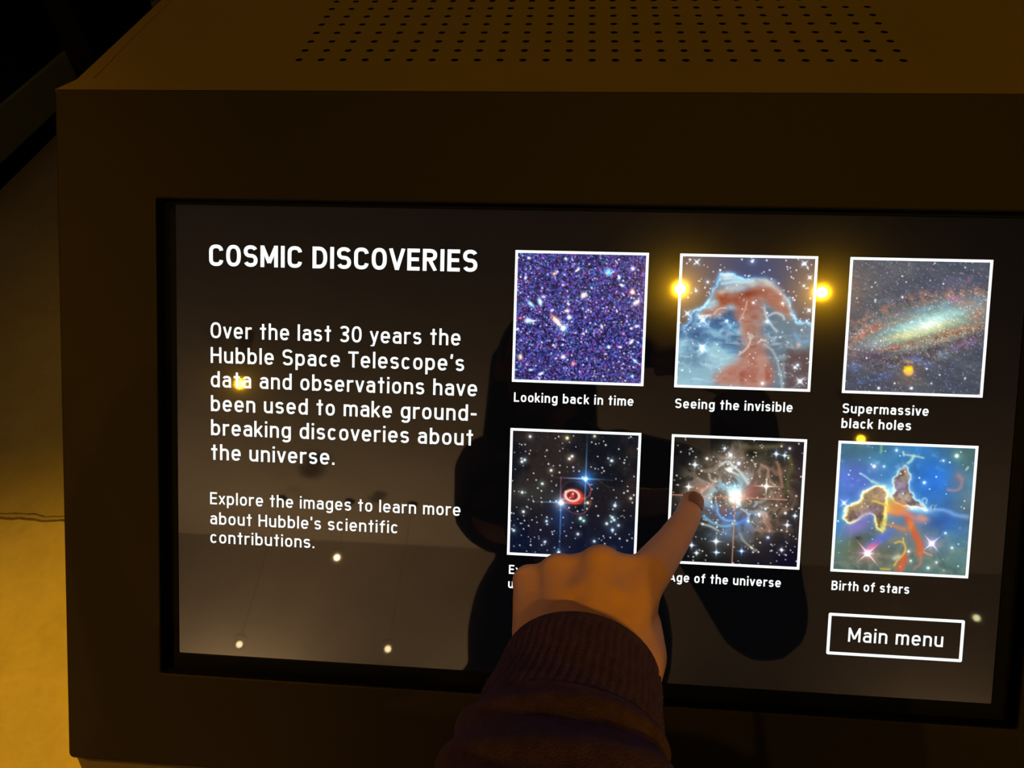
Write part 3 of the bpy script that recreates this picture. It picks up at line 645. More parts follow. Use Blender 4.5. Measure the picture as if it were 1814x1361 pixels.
# ---------------------------------------------------------------- touchscreen kiosk
PX0, PX1, PY0, PY1, PZ = -3.555, 4.612, -1.127, 4.214, -.13       # front panel
OX0, OX1, OY0, OY1 = -2.76, 3.827, -.326, 3.44                   # its opening
AX0, AX1, AY0, AY1 = -2.67, 3.70, -.298, 3.318                   # lit area
foot_y = K(0, PY1, PZ).y
kiosk = thing('touchscreen_kiosk', 'brown metal touchscreen kiosk with a vented top and six space pictures on its screen', 'kiosk', (K(.53, 0).x, .05, 0))

def rrect(x0, x1, y0, y1, r, n=5):
    out = []
    for cx, cy, a in ((x1 - r, y0 + r, -90), (x1 - r, y1 - r, 0), (x0 + r, y1 - r, 90), (x0 + r, y0 + r, 180)):
        for k in range(n + 1):
            t = math.radians(a + 90 * k / n)
            out.append((cx + r * math.cos(t), cy + r * math.sin(t)))
    return out

bm = bmesh.new()
loops = []
for ins, z in ((0, .02), (0, PZ + .012), (-.003, PZ + .004), (-.012, PZ)):          # the wall of the opening, then its softened rim
    loops.append([K(x, y, z) for x, y in rrect(OX0 + ins, OX1 - ins, OY0 + ins, OY1 - ins, .02 - ins)])
for ins, z in ((.022, PZ), (.007, PZ + .005), (0, PZ + .02), (0, PZ + .10)):
    loops.append([K(x, y, z) for x, y in rrect(PX0 + ins, PX1 - ins, PY0 + ins * .2, PY1 - ins, .045 - ins * .5)])
loft(bm, loops)
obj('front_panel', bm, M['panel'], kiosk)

bm = bmesh.new()
loft(bm, [[K(x, y, z) for x, y in rrect(OX0 + i, OX1 - i, OY0 + i, OY1 - i, .02)] for i, z in ((-.01, PZ + .012), (.003, PZ + .010), (.003, .03), (-.01, .03))])
obj('bezel_gasket', bm, M['surround'], kiosk)

# vented top cover: level, behind the panel's upper edge
TOPV = Vector((0, 1, 0))
top0 = K(0, PY0, PZ)
def T(x, s, drop=0.0):
    return Vector((x * U, top0.y + s * U, top0.z - drop * U))
bm = bmesh.new()
NX, NY, PIT, HX, HS = 27, 13, .1785, -1.790, .545
outline = [(PX0 + .004, 0), (-3.462, .178), (-3.492, 4.0), (4.558, 4.0), (4.528, .178), (PX1 - .004, 0)]
gx0, gx1, gs0, gs1 = HX - PIT / 2, HX + (NX - .5) * PIT, HS - PIT / 2, HS + (NY - .5) * PIT
V = lambda x, s, d=0.: bm.verts.new(T(x, s, d))
p = [V(*q) for q in outline]
c = [V(gx0, gs0), V(gx1, gs0), V(gx1, gs1), V(gx0, gs1)]
bm.faces.new((p[0], p[5], p[4], c[1], c[0], p[1]))
bm.faces.new((p[4], p[3], c[2], c[1])); bm.faces.new((p[3], p[2], c[3], c[2])); bm.faces.new((p[2], p[1], c[0], c[3]))
NH = 12
for i in range(NX):
    for j in range(NY):
        cx, cs = HX + i * PIT, HS + j * PIT
        sq = []; hole = []; low = []
        for k in range(NH):
            a = 2 * math.pi * (k + .5) / NH
            q = max(abs(math.cos(a)), abs(math.sin(a)))
            hw = PIT / 2
            # square boundary with its corners kept
            sq.append(V(cx + hw * math.cos(a) / q, cs + hw * math.sin(a) / q))
            hole.append(V(cx + .030 * math.cos(a), cs + .030 * math.sin(a)))
            low.append(V(cx + .030 * math.cos(a), cs + .030 * math.sin(a), .004))
        corners = {0: V(cx + hw, cs + hw), 1: V(cx - hw, cs + hw), 2: V(cx - hw, cs - hw), 3: V(cx + hw, cs - hw)}
        for k in range(NH):
            k2 = (k + 1) % NH
            a0 = math.degrees(2 * math.pi * (k + .5) / NH); a1 = a0 + 360 / NH
            loop = [hole[k], sq[k]]
            for ci, ca in enumerate((45, 135, 225, 315)):
                if a0 < ca - 1e-6 and a1 > ca + 1e-6:
                    loop.append(corners[ci])
                elif abs(a0 - ca) < 1e-6 or abs(a1 - ca) < 1e-6:
                    pass
            loop += [sq[k2], hole[k2]]
            bm.faces.new(loop)
            bm.faces.new((hole[k], hole[k2], low[k2], low[k]))
bmesh.ops.remove_doubles(bm, verts=bm.verts, dist=1e-6)
# folded-down edges
for a, b in zip([p[0], p[1], p[2], p[3], p[4]], [p[1], p[2], p[3], p[4], p[5]]):
    v1 = bm.verts.new(a.co - Vector((0, 0, .012))); v2 = bm.verts.new(b.co - Vector((0, 0, .012)))
    bm.faces.new((a, b, v2, v1))
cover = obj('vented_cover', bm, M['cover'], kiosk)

# seam of the inset lid: a fine raised bead beside each edge of the cover
for sx in (0, 1):
    bm = bmesh.new()
    xa, xb = ((-3.33, -3.415), (4.396, 4.481))[sx]
    pts = [(xa, .2), (xa + (xb - xa) * .33, 1.0), (xb, 3.9)]
    loft(bm, [[T(x + dx, s, d) for dx, d in ((-.006, 0.001), (-.004, -.006), (.004, -.006), (.006, .001))] for x, s in pts], False)
    obj('lid_seam', bm, M['cover'], kiosk)

# cabinet under the panel
bx0, bx1 = -3.47 * U, 4.535 * U
pan_b = K(0, PY1, PZ + .06)
chin = math.radians(48 + 24)
chin_d = Vector((0, -math.cos(chin), -math.sin(chin)))
lip = pan_b + chin_d * .06
lipx = ((PX0 + .012) * U, (PX1 - .012) * U)
bm = bmesh.new()
loft(bm, [[Vector((x, q.y, q.z)) for q in (pan_b + KY * -.002, lip, lip + Vector((0, .012, .002)), pan_b + KY * -.002 + Vector((0, .012, 0)))] for x in lipx], True, True, True)
obj('lower_lip', bm, M['cover'], kiosk)
prof = [K(0, PY0 + .2, .35), Vector((0, top0.y + .03, top0.z - .022)), Vector((0, top0.y + 3.95 * U, top0.z - .022)), Vector((0, top0.y + 3.95 * U, .02)),
        Vector((0, lip.y + .09, .02)), Vector((0, lip.y + .03, lip.z - .10)), lip + Vector((0, .014, -.004)), pan_b + Vector((0, .014, 0)), K(0, PY1 - .25, .35)]
bm = bmesh.new()
loft(bm, [[Vector((x, q.y, q.z)) for q in prof] for x in (bx0, bx1)], True, True, True)
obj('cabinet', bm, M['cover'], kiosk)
bm = bmesh.new(); box(bm, (bx0 + .03, lip.y + .12, 0), (bx1 - .03, top0.y + 3.6 * U, .02)); obj('base', bm, M['black'], kiosk)
bm = bmesh.new(); box(bm, (bx0 + .01, top0.y + .035, top0.z - .0215), (bx1 - .01, top0.y + 3.9 * U, top0.z - .0205)); obj('interior_tray', bm, M['inner'], kiosk)

# display
bm = bmesh.new()
loft(bm, [[K(x, y, .03) for x, y in rrect(AX0, AX1, AY0, AY1, .004)], [K(x, y, 0) for x, y in rrect(AX0, AX1, AY0, AY1, .004)]], True, True, True)
screen = obj('screen', bm, M['screen'], kiosk)
bm = bmesh.new()
loft(bm, [[K(x, y, z) for x, y in rrect(a, b, c_, d, .01)] for a, b, c_, d, z in ((AX0, AX1, AY0, AY1, .03), (AX0, AX1, AY0, AY1, -.002), (AX0 - .006, AX1 + .006, AY0 - .006, AY1 + .006, -.006), (OX0 - .03, OX1 + .03, OY0 - .03, OY1 + .03, -.004))])
obj('screen_surround', bm, M['surround'], kiosk)

# ---------------------------------------------------------------- lettering
def arc(cx, cy, rx, ry, a0, a1, n=2.5, k=None):
    k = k or max(4, int(abs(a1 - a0) / 11))
    out = []
    for i in range(k + 1):
        t = math.radians(a0 + (a1 - a0) * i / k)
        c_, s_ = math.cos(t), math.sin(t)
        out.append((cx + rx * math.copysign(abs(c_) ** (2 / n), c_), cy + ry * math.copysign(abs(s_) ** (2 / n), s_)))
    return out

def glyph(ch, t):
    """(width, strokes) with cap height 1; strokes are centre lines of a pen of width t"""
    h = t / 2; X = .745; D = -.27
    def bowl(w, top, bot=0.0, a0=0, a1=360, n=2.5):
        return arc(w / 2, (top + bot) / 2, w / 2 - h, (top - bot) / 2 - h, a0, a1, n)
    if ch == ' ': return .20, []
    if ch in 'O0':
        w = .66 if ch == 'O' else .60
        return w, [bowl(w, 1)]
    if ch == 'C':
        w = .64; r = w / 2 - h
        return w, [arc(w / 2, 1 - h - r * 1.05, r, r * 1.05, 8, 180) + arc(w / 2, h + r * 1.05, r, r * 1.05, 180, 352)]
    if ch == 'S' or ch == 's':
        H = 1.0 if ch == 'S' else X
        w = .62 if ch == 'S' else .50; r = w / 2 - h; m = H * .515; ru = (H - h - m) / 2; rl = (m - h) / 2
        return w, [arc(w / 2, H - h - ru, r, ru, 22, 180, 2.3) + arc(w / 2, H - h - ru, r, ru, 180, 270, 2.3)[1:] + arc(w / 2, h + rl, r, rl, 90, -158, 2.3)[1:]]
    if ch == 'M':
        w = .78
        return w, [[(h, 0), (h, 1)], [(w - h, 0), (w - h, 1)], [(h, 1), (w / 2, .2)], [(w / 2, .2), (w - h, 1)]]
    if ch == 'I': return t, [[(h, 0), (h, 1)]]
    if ch == 'D':
        w = .65
        return w, [[(h, 0), (h, 1)], [(0, 1 - h), (w * .4, 1 - h)] + arc(w * .4, .5, w * .6 - h, .5 - h, 90, -90)[1:] + [(0, h)]]
    if ch == 'V':
        w = .70
        return w, [[(h * .9, 1), (w / 2, 0)], [(w / 2, 0), (w - h * .9, 1)]]
    if ch == 'E':
        w = .54
        return w, [[(h, 0), (h, 1)], [(0, 1 - h), (w, 1 - h)], [(0, .515), (w * .93, .515)], [(0, h), (w, h)]]
    if ch == 'R':
        w = .63
        return w, [[(h, 0), (h, 1)], [(0, 1 - h), (w * .45, 1 - h)] + arc(w * .45, .72, w * .53 - h, .28 - h, 90, -90)[1:] + [(0, .44 + h)], [(w * .48, .5), (w - h * 1.0, 0)]]
    if ch == 'H':
        w = .66
        return w, [[(h, 0), (h, 1)], [(w - h, 0), (w - h, 1)], [(h, .515), (w - h, .515)]]
    if ch == 'T':
        w = .62
        return w, [[(w / 2, 0), (w / 2, 1)], [(0, 1 - h), (w, 1 - h)]]
    if ch == 'L':
        w = .52
        return w, [[(h, 0), (h, 1)], [(0, h), (w, h)]]
    if ch == 'A':
        w = .72
        return w, [[(h * .9, 0), (w / 2, 1)], [(w / 2, 1), (w - h * .9, 0)], [(w * .2, .28), (w * .8, .28)]]
    if ch == 'B':
        w = .62
        return w, [[(h, 0), (h, 1)], [(0, 1 - h), (w * .45, 1 - h)] + arc(w * .45, .75, w * .5 - h, .25 - h + .01, 90, -90)[1:] + [(0, .515)], [(w * .4, .515)] + arc(w * .45, .515 / 2 + h / 2, w * .55 - h, .515 / 2 - h / 2, 90, -90)[1:] + [(0, h)]]
    if ch == '3':
        w = .58; r = w / 2 - h
        return w, [arc(w / 2, .75, r, .25 - h, 155, -90, 2.3) + [(w * .36, .5)], [(w * .36, .51)] + arc(w / 2, .265, r, .265 - h + .005, 90, -155, 2.3)]
    w = .55
    if ch == 'o': return w, [bowl(w, X)]
    if ch == 'v':
        w = .54
        return w, [[(h * .9, X), (w / 2, 0)], [(w / 2, 0), (w - h * .9, X)]]
    if ch == 'y':
        w = .54
        return w, [[(h * .9, X), (w * .53, .06)], [(w - h * .9, X), (w * .42, D * .55), (w * .34, D + h * 1.0), (w * .2, D + h), (w * .1, D + h)]]
    if ch == 'e':
        w = .56
        return w, [[(h, X * .5), (w - h, X * .5)] + arc(w / 2, X / 2, w / 2 - h, X / 2 - h, 8, 322)]
    if ch == 'c':
        w = .52
        return w, [arc(w / 2, X / 2, w / 2 - h, X / 2 - h, 38, 322)]
    if ch == 'r':
        w = .37
        return w, [[(h, 0), (h, X)], [(h, X * .6)] + arc(w + .02, X - h - .16, w - h + .02, .16, 170, 90)]
    if ch == 't':
        w = .38
        return w, [[(w * .52, 0), (w * .52, .98)], [(0, X - h), (w, X - h)]]
    if ch == 'f':
        w = .40
        return w, [[(w * .45, 0), (w * .45, .72)] + arc(w * .45 + .20, .78, .20, 1.02 - .78 - h, 180, 90), [(0, X - h), (w, X - h)]]
    if ch == 'h':
        w = .54
        return w, [[(h, 0), (h, 1.02)], arc(w / 2, X - h - .21, w / 2 - h, .21, 180, 0) + [(w - h, 0)]]
    if ch == 'n':
        w = .54
        return w, [[(h, 0), (h, X)], arc(w / 2, X - h - .21, w / 2 - h, .21, 180, 0) + [(w - h, 0)]]
    if ch == 'm':
        w = .84; q = (w - t) / 2
        return w, [[(h, 0), (h, X)], arc(h + q / 2, X - h - .2, q / 2, .2, 180, 0) + [(h + q, 0)], arc(h + 1.5 * q, X - h - .2, q / 2, .2, 180, 0) + [(w - h, 0)]]
    if ch == 'u':
        w = .54
        return w, [[(w - h, 0), (w - h, X)], [(h, X)] + arc(w / 2, h + .21, w / 2 - h, .21, 180, 360)]
    if ch == 'l': return t, [[(h, 0), (h, 1.02)]]
    if ch == 'i': return t, [[(h, 0), (h, X)], [(h, .88), (h, .88 + t)]]
    if ch == 'a':
        w = .53
        return w, [arc(w / 2, X - h - .19, w / 2 - h, .19, 155, 0) + [(w - h, 0)], [(w - h, .44)] + [(w * .5, .44)] + arc(w * .48, .22 + h * .5, w * .48 - h, .22 - h * .5, 90, 270) + [(w * .55, h), (w - h, h * 1.6)]]
    if ch in 'bdpqg':
        w = .56
        st = [bowl(w, X)]
        if ch == 'b': st.append([(h, 0), (h, 1.02)])
        if ch == 'd': st.append([(w - h, 0), (w - h, 1.02)])
        if ch == 'p': st.append([(h, D), (h, X)])
        if ch == 'q': st.append([(w - h, D), (w - h, X)])
        if ch == 'g': st.append([(w - h, X)] + [(w - h, .0)] + arc(w / 2, D + h + .2, w / 2 - h, .2, 0, -150))
        return w, st
    if ch == 'k':
        w = .52
        return w, [[(h, 0), (h, 1.02)], [(h, .25), (w - h * .9, X)], [(w * .40, .42), (w - h * .8, 0)]]
    if ch == 'x':
        w = .52
        return w, [[(h * .9, 0), (w - h * .9, X)], [(h * .9, X), (w - h * .9, 0)]]
    if ch == '-': return .34, [[(0, .42), (.34, .42)]]
    if ch == '.': return t * 1.1, [[(t * .55, 0), (t * .55, t * 1.1)]]
    if ch == '\u2019': return t * 1.1, [[(t * .75, 1.02), (t * .45, .74)]]
    if ch == "'": return t, [[(h, 1.02), (h, .74)]]
    raise KeyError(ch)

def pen(bm, pts, t, f):
    """a flat stroke with mitred joins"""
    n = len(pts)
    closed = n > 3 and math.hypot(pts[0][0] - pts[-1][0], pts[0][1] - pts[-1][1]) < 1e-6
    if closed:
        pts = pts[:-1]; n -= 1
    L, R = [], []
    for i in range(n):
        p0 = pts[(i - 1) % n] if (closed or i > 0) else None
        p1 = pts[i]
        p2 = pts[(i + 1) % n] if (closed or i < n - 1) else None
        d1 = Vector((p1[0] - p0[0], p1[1] - p0[1])).normalized() if p0 else None
        d2 = Vector((p2[0] - p1[0], p2[1] - p1[1])).normalized() if p2 else None
        if d1 is None: d1 = d2
        if d2 is None: d2 = d1
        if d1.length < .5: d1 = d2
        if d2.length < .5: d2 = d1
        nn = Vector((-(d1.y + d2.y), d1.x + d2.x))
        nn = nn.normalized() if nn.length > 1e-6 else Vector((-d1.y, d1.x))
        q = (t / 2) / max(.45, nn.dot(Vector((-d1.y, d1.x))))
        L.append(bm.verts.new(f(p1[0] + nn.x * q, p1[1] + nn.y * q)))
        R.append(bm.verts.new(f(p1[0] - nn.x * q, p1[1] - nn.y * q)))
    for i in range(n if closed else n - 1):
        j = (i + 1) % n
        bm.faces.new((R[i], R[j], L[j], L[i]))

TXZ = -.003
def lettering(name, lines, t, gap=.135, label=None):
    """lines: (string, left, baseline, width, cap height) in kiosk units"""
    bm = bmesh.new()
    for s, x0, y0, width, cap in lines:
        gl = [glyph(ch, t) for ch in s]
        adv = 0; pos = []
        for ch, (w, st) in zip(s, gl):
            k = -.035 if ch in 'vyTAVkx' else 0
            pos.append(adv + k)
            adv += w + gap + 2 * k
        total = adv - gap
        fx = width / total
        for (w, st), p0 in zip(gl, pos):
            for pts in st:
                hi = max(q[1] for q in pts); lo_ = min(q[1] for q in pts)
                diag = any(abs(q[0] - r_[0]) > .08 and abs(q[1] - r_[1]) > .12 for q, r_ in zip(pts[:-1], pts[1:]))
                def put(a, b):
                    if diag: b = min(max(b, lo_ if lo_ < t else lo_ - t), hi if hi > .6 else hi + t)
                    return K(x0 + (p0 + a) * fx, y0 - b * cap, TXZ)
                pen(bm, pts, t, put)
    bmesh.ops.recalc_face_normals(bm, faces=bm.faces)
    me = bpy.data.meshes.new(name); bm.to_mesh(me); bm.free()
    nz = -KZ
    if len(me.polygons):
        flip = [pl for pl in me.polygons if pl.normal.dot(nz) < 0]
        if flip:
            b2 = bmesh.new(); b2.from_mesh(me); b2.faces.ensure_lookup_table()
            bmesh.ops.reverse_faces(b2, faces=[b2.faces[pl.index] for pl in flip]); b2.to_mesh(me); b2.free()
    o = obj(name, me, M['text'], screen)
    if label:
        o['label'] = label
    return o

lettering('heading', [('COSMIC DISCOVERIES', -2.400, .171, 2.112, .166)], .168, .135)
BX = -2.391
lettering('paragraph', [('Over the last 30 years the', BX, .735, 1.986, .125), ('Hubble Space Telescope\u2019s', BX, .931, 2.019, .125), ('data and observations have', BX, 1.123, 2.124, .125),
                        ('been used to make ground-', BX, 1.315, 2.125, .125), ('breaking discoveries about', BX, 1.508, 2.101, .125), ('the universe.', BX, 1.706, 1.007, .125)], .136, .17)
lettering('prompt', [('Explore the images to learn more', -2.401, 2.068, 2.026, .098), ("about Hubble's scientific", -2.401, 2.232, 1.533, .098), ('contributions.', -2.401, 2.386, .858, .098)], .130, .17)
CAPT = .072
for lines in ([('Looking back in time', .020, 1.153, .910, CAPT)], [('Seeing the invisible', 1.243, 1.157, .866, CAPT)], [('Supermassive', 2.472, 1.149, .616, CAPT), ('black holes', 2.471, 1.261, .500, CAPT)],
              [('Expanding', .019, 2.510, .44, CAPT), ('universe', .016, 2.624, .36, CAPT)], [('Age of the universe', 1.256, 2.503, .843, CAPT)], [('Birth of stars', 2.475, 2.501, .568, CAPT)]):
    lettering('caption', lines, .155, .165)

# ---------------------------------------------------------------- six pictures
def frame_mesh(bm, x0, x1, y0, y1, w, z0, z1, r=.002):
    loft(bm, [[K(x, y, z) for x, y in rrect(a, b, c_, d, rr)] for a, b, c_, d, z, rr in
              ((x0, x1, y0, y1, z0, r), (x0, x1, y0, y1, z1, r), (x0 + w, x1 - w, y0 + w, y1 - w, z1, max(.0008, r - w)), (x0 + w, x1 - w, y0 + w, y1 - w, z0, max(.0008, r - w)))])

def picture(x0, y0, painter, label):
    W_ = .0185
    img = to_linear(painter())
    n = NT
    g = np.linspace(0, 1, n + 1)
    gu, gv = np.meshgrid(x0 + W_ + g * (1 - 2 * W_), y0 + W_ + g * (1 - 2 * W_))
    P = np.array(K0)[None, None] + (gu[..., None] * np.array(KX) + gv[..., None] * np.array(KY) - .0012 * np.array(KZ)) * U
    idx = np.arange((n + 1) * (n + 1)).reshape(n + 1, n + 1)
    quads = np.stack([idx[:-1, :-1], idx[1:, :-1], idx[1:, 1:], idx[:-1, 1:]], -1).reshape(-1, 4)
    me = bpy.data.meshes.new('picture')
    me.vertices.add((n + 1) ** 2); me.vertices.foreach_set('co', P.reshape(-1).astype(np.float32))
    me.loops.add(quads.size); me.loops.foreach_set('vertex_index', quads.reshape(-1).astype(np.int32))
    me.polygons.add(len(quads)); me.polygons.foreach_set('loop_start', np.arange(0, quads.size, 4, dtype=np.int32))
    me.update(calc_edges=True)
    pad = np.pad(img, ((1, 1), (1, 1), (0, 0)), mode='edge')
    vc = (pad[:-1, :-1] + pad[1:, :-1] + pad[:-1, 1:] + pad[1:, 1:]) / 4
    fl = np.ones(((n + 1) ** 2, 4), np.float32); fl[:, :3] = vc.reshape(-1, 3)
    a = me.color_attributes.new('picture', 'FLOAT_COLOR', 'POINT'); a.data.foreach_set('color', fl.reshape(-1))
    o = obj('picture', me, M['picture'], screen)
    o['label'] = label
    bm = bmesh.new(); frame_mesh(bm, x0, x0 + 1, y0, y0 + 1, .0195, .001, TXZ)
    fo = obj('picture_border', bm, M['text'], screen)
    return o

PX, PY = 1.22975, 1.358
for k, (fn, lb) in enumerate(((pic_deep_field, 'picture of a violet field crowded with galaxies'), (pic_pillar, 'picture of a rust and blue horse head nebula'), (pic_spiral, 'picture of a tilted spiral galaxy with a bright core'),
                              (pic_ring_star, 'picture of a red ring among stars'), (pic_cluster, 'picture of a bright star in swirling gas'), (pic_pillars, 'picture of ragged pillars on blue and green gas'))):
    picture((k % 3) * PX, (k // 3) * PY, fn, lb)
bm = bmesh.new(); frame_mesh(bm, 2.468, 3.462, 2.681, 3.006, .021, .001, TXZ, .012)
btn = obj('menu_button', bm, M['text'], screen)
lettering('menu_button_text', [('Main menu', 2.622, 2.898, .694, .110)], .13, .17)

# ---------------------------------------------------------------- dark exhibits to the left, behind the kiosk
plinth = thing('display_plinth', 'low dark green display plinth with a black toe kick, left of the kiosk', 'plinth', (-2.6, 2.3, 0))
bm = bmesh.new(); box(bm, (-3.4, .2, .066), (-1.947, 4.6, .205)); bevel_all(bm, .003); obj('body', bm, M['plinth'], plinth)
bm = bmesh.new(); box(bm, (-3.38, .22, 0), (-1.952, 4.58, .066)); obj('toe_kick', bm, M['black'], plinth)
bm = bmesh.new(); box(bm, (-3.37, .23, .205), (-1.965, 4.57, .213)); obj('top_mat', bm, M['black'], plinth)
bm = bmesh.new(); box(bm, (-1.947, 3.0, .116), (-1.932, 3.46, .134)); bevel_all(bm, .001); obj('trim_strip', bm, M['chrome'], plinth)
post = thing('exhibit_post', 'tall matte black exhibit post standing against the dark green plinth', 'post', (-1.9, 2.65, 0))
bm = bmesh.new(); box(bm, (-1.945, 2.378, 0), (-1.84, 2.93, 2.3)); bevel_all(bm, .004); obj('column', bm, M['black'], post)
bm = bmesh.new(); box(bm, (-1.942, 2.36, 2.3), (-1.82, 2.95, 2.34)); bevel_all(bm, .004); obj('cap', bm, M['black'], post)
case = thing('exhibit_cabinet', 'large matte black exhibit cabinet standing on the low dark green plinth', 'cabinet', (-2.8, 2.2, .213))
bm = bmesh.new(); box(bm, (-3.3, .5, .213), (-2.35, 4.4, 2.2)); bevel_all(bm, .006); obj('body', bm, M['black'], case)
bm = bmesh.new(); box(bm, (-3.33, .47, 2.2), (-2.32, 4.43, 2.26)); bevel_all(bm, .006); obj('lid', bm, M['black'], case)

# ---------------------------------------------------------------- spotlights under the ceiling
def spotlight(pos, aim, colour, watts, beam, rod, glow, label):
    pos = Vector(pos); aim = Vector(aim); ax = (aim - pos).normalized()
    t = thing('spotlight', label, 'lamp', (pos.x, pos.y, 5.0), 'spotlights under the ceiling')
    top = Vector((pos.x, pos.y, 5.0)); piv = pos - ax * .09 + Vector((0, 0, .10))
    bm = bmesh.new(); lathe(bm, top + Vector((0, 0, -.03)), (0, 0, 1), [(0, .0), (0, .05), (.012, .06), (.03, .06), (.03, 0)]); smooth_shade(obj('ceiling_plate', bm, M['lamp_body'], t), 40)
    bm = bmesh.new(); lathe(bm, piv, top - piv, [(0, 0), (0, .0018), ((top - piv).length - .02, .0018), ((top - piv).length - .02, 0)], 12); smooth_shade(obj('rod', bm, M['lamp_body'], t), 40)
    bm = bmesh.new()
    side = ax.cross(Vector((0, 0, 1))).normalized()
    path = [pos - ax * .09 + side * .075, pos - ax * .09 + side * .075 + Vector((0, 0, .06)), piv + side * .04, piv - side * .04, pos - ax * .09 - side * .075 + Vector((0, 0, .06)), pos - ax * .09 - side * .075]
    loft(bm, [[q + ax * a + Vector((0, 0, b)) for a, b in ((-.012, 0), (.012, 0), (.012, .006), (-.012, .006))] for q in path], True, True, True)
    obj('yoke', bm, M['lamp_body'], t)
    bm = bmesh.new(); lathe(bm, pos, ax, [(-.2, 0), (-.2, .035), (-.18, .045), (-.06, .050), (-.04, .055), (.03, .055), (.03, .045), (-.005, .036), (-.005, 0)]); hs = smooth_shade(obj('housing', bm, M['lamp_body'], t), 40)
    bm = bmesh.new(); lathe(bm, pos, ax, [(-.004, 0), (-.004, .033), (.002, .030), (.006, .014), (.007, 0)])
    lm = mat('lamp_lens_glow', (.1, .1, .1), .3, emit=colour, estr=glow)
    smooth_shade(obj('lens', bm, lm, hs))
    ld = bpy.data.lights.new('lamp_light', 'SPOT')
    ld.energy = watts; ld.color = colour; ld.spot_size = math.radians(beam * 2); ld.spot_blend = .8; ld.shadow_soft_size = .033
    lo = bpy.data.objects.new('lamp_light', ld); COL.objects.link(lo)
    lo.parent = t
    q = ax.to_track_quat('-Z', 'Y').to_matrix().to_4x4(); q.translation = pos + ax * .035
    lo.matrix_parent_inverse = Matrix.Translation(t.location).inverted()
    lo.matrix_basis = q
    return t
for a in LAMPS:
    spotlight(*a)

def uplight(x, watts, label):  # lamp added out of view to brighten the wall and ceiling mirrored in the screen
    t = thing('fill_uplight', label, 'lamp', (x, -9.0, 1.7), 'added fill lamps along the pale wall')
    bm = bmesh.new(); box(bm, (x - .05, -9.0, 1.60), (x + .05, -8.98, 1.80)); bevel_all(bm, .004); obj('back_plate', bm, M['lamp_body'], t)
    bm = bmesh.new(); box(bm, (x - .015, -8.985, 1.66), (x + .015, -8.60, 1.70)); obj('arm', bm, M['lamp_body'], t)
    ax = Vector((0, .12, 1)).normalized(); pos = Vector((x, -8.55, 1.74))
    bm = bmesh.new(); lathe(bm, pos, ax, [(-.12, 0), (-.12, .05), (-.06, .075), (.06, .085), (.06, .078), (0, .07), (0, 0)]); hs = smooth_shade(obj('housing', bm, M['lamp_body'], t), 40)
    bm = bmesh.new(); lathe(bm, pos, ax, [(.002, 0), (.002, .066), (.010, .05), (.012, 0)])
    smooth_shade(obj('lens', bm, mat('fill_lens_glow', (.1, .1, .1), .3, emit=WARM, estr=12), hs))
    ld = bpy.data.lights.new('lamp_light', 'SPOT')
    ld.energy = watts; ld.color = (1, .66, .33); ld.spot_size = math.radians(150); ld.spot_blend = 1; ld.shadow_soft_size = .06
    lo = bpy.data.objects.new('lamp_light', ld); COL.objects.link(lo); lo.parent = t
    q = ax.to_track_quat('-Z', 'Y').to_matrix().to_4x4(); q.translation = pos + ax * .07
    lo.matrix_parent_inverse = Matrix.Translation(t.location).inverted(); lo.matrix_basis = q
for (x, w_), nm in zip(FILL_UPLIGHTS, ('left end', 'middle', 'right end')):
    uplight(x, w_, 'unseen black fill lamp added at the %s of the pale wall facing the kiosk' % nm)

# ---------------------------------------------------------------- the person pointing at the screen
def sphere_pts(c, r, n=2):
    b = bmesh.new(); bmesh.ops.create_icosphere(b, subdivisions=n, radius=1)
    out = [Vector(c) + r * v.co for v in b.verts]
    b.free()
    return out

def cone(bm, a, ra, b, rb, n=2):
    """rounded cone between two balls"""
    b2 = bmesh.new()
    for p in sphere_pts(a, ra, n) + sphere_pts(b, rb, n):
        b2.verts.new(p)
    r = bmesh.ops.convex_hull(b2, input=b2.verts)
    bad = [v for v in b2.verts if not v.link_faces]
    for v in bad: b2.verts.remove(v)
    bmesh.ops.recalc_face_normals(b2, faces=b2.faces)
    me = bpy.data.meshes.new('tmp'); b2.to_mesh(me); b2.free(); bm.from_mesh(me); bpy.data.meshes.remove(me)

def chain(bm, pts, n=2):
    for (a, ra), (b, rb) in zip(pts[:-1], pts[1:]):
        cone(bm, a, ra, b, rb, n)

def ball(bm, c, rx, ry=None, rz=None, n=3):
    b2 = bmesh.new(); bmesh.ops.create_icosphere(b2, subdivisions=n, radius=1)
    for v in b2.verts:
        v.co = Vector((c[0] + v.co.x * rx, c[1] + v.co.y * (ry or rx), c[2] + v.co.z * (rz or rx)))
    me = bpy.data.meshes.new('tmp'); b2.to_mesh(me); b2.free(); bm.from_mesh(me); bpy.data.meshes.remove(me)

def fuse(bm, voxel, rounds=3, fac=.5):
    """one continuous skin round overlapping solids"""
    me = bpy.data.meshes.new('tmp'); bm.to_mesh(me); bm.free()
    o = bpy.data.objects.new('tmp', me); COL.objects.link(o)
    md = o.modifiers.new('r', 'REMESH'); md.mode = 'VOXEL'; md.voxel_size = voxel; md.adaptivity = 0
    dg = bpy.context.evaluated_depsgraph_get(); dg.update()
    out = bpy.data.meshes.new_from_object(o.evaluated_get(dg))
    bpy.data.objects.remove(o); bpy.data.meshes.remove(me)
    b = bmesh.new(); b.from_mesh(out); bpy.data.meshes.remove(out)
    for k in range(rounds):
        bmesh.ops.smooth_vert(b, verts=b.verts, factor=fac, use_axis_x=True, use_axis_y=True, use_axis_z=True)
    return b

person = thing('person', 'person in a dark plum knit jumper pointing at the screen with the left index finger', 'person', (0, -.74, 0))

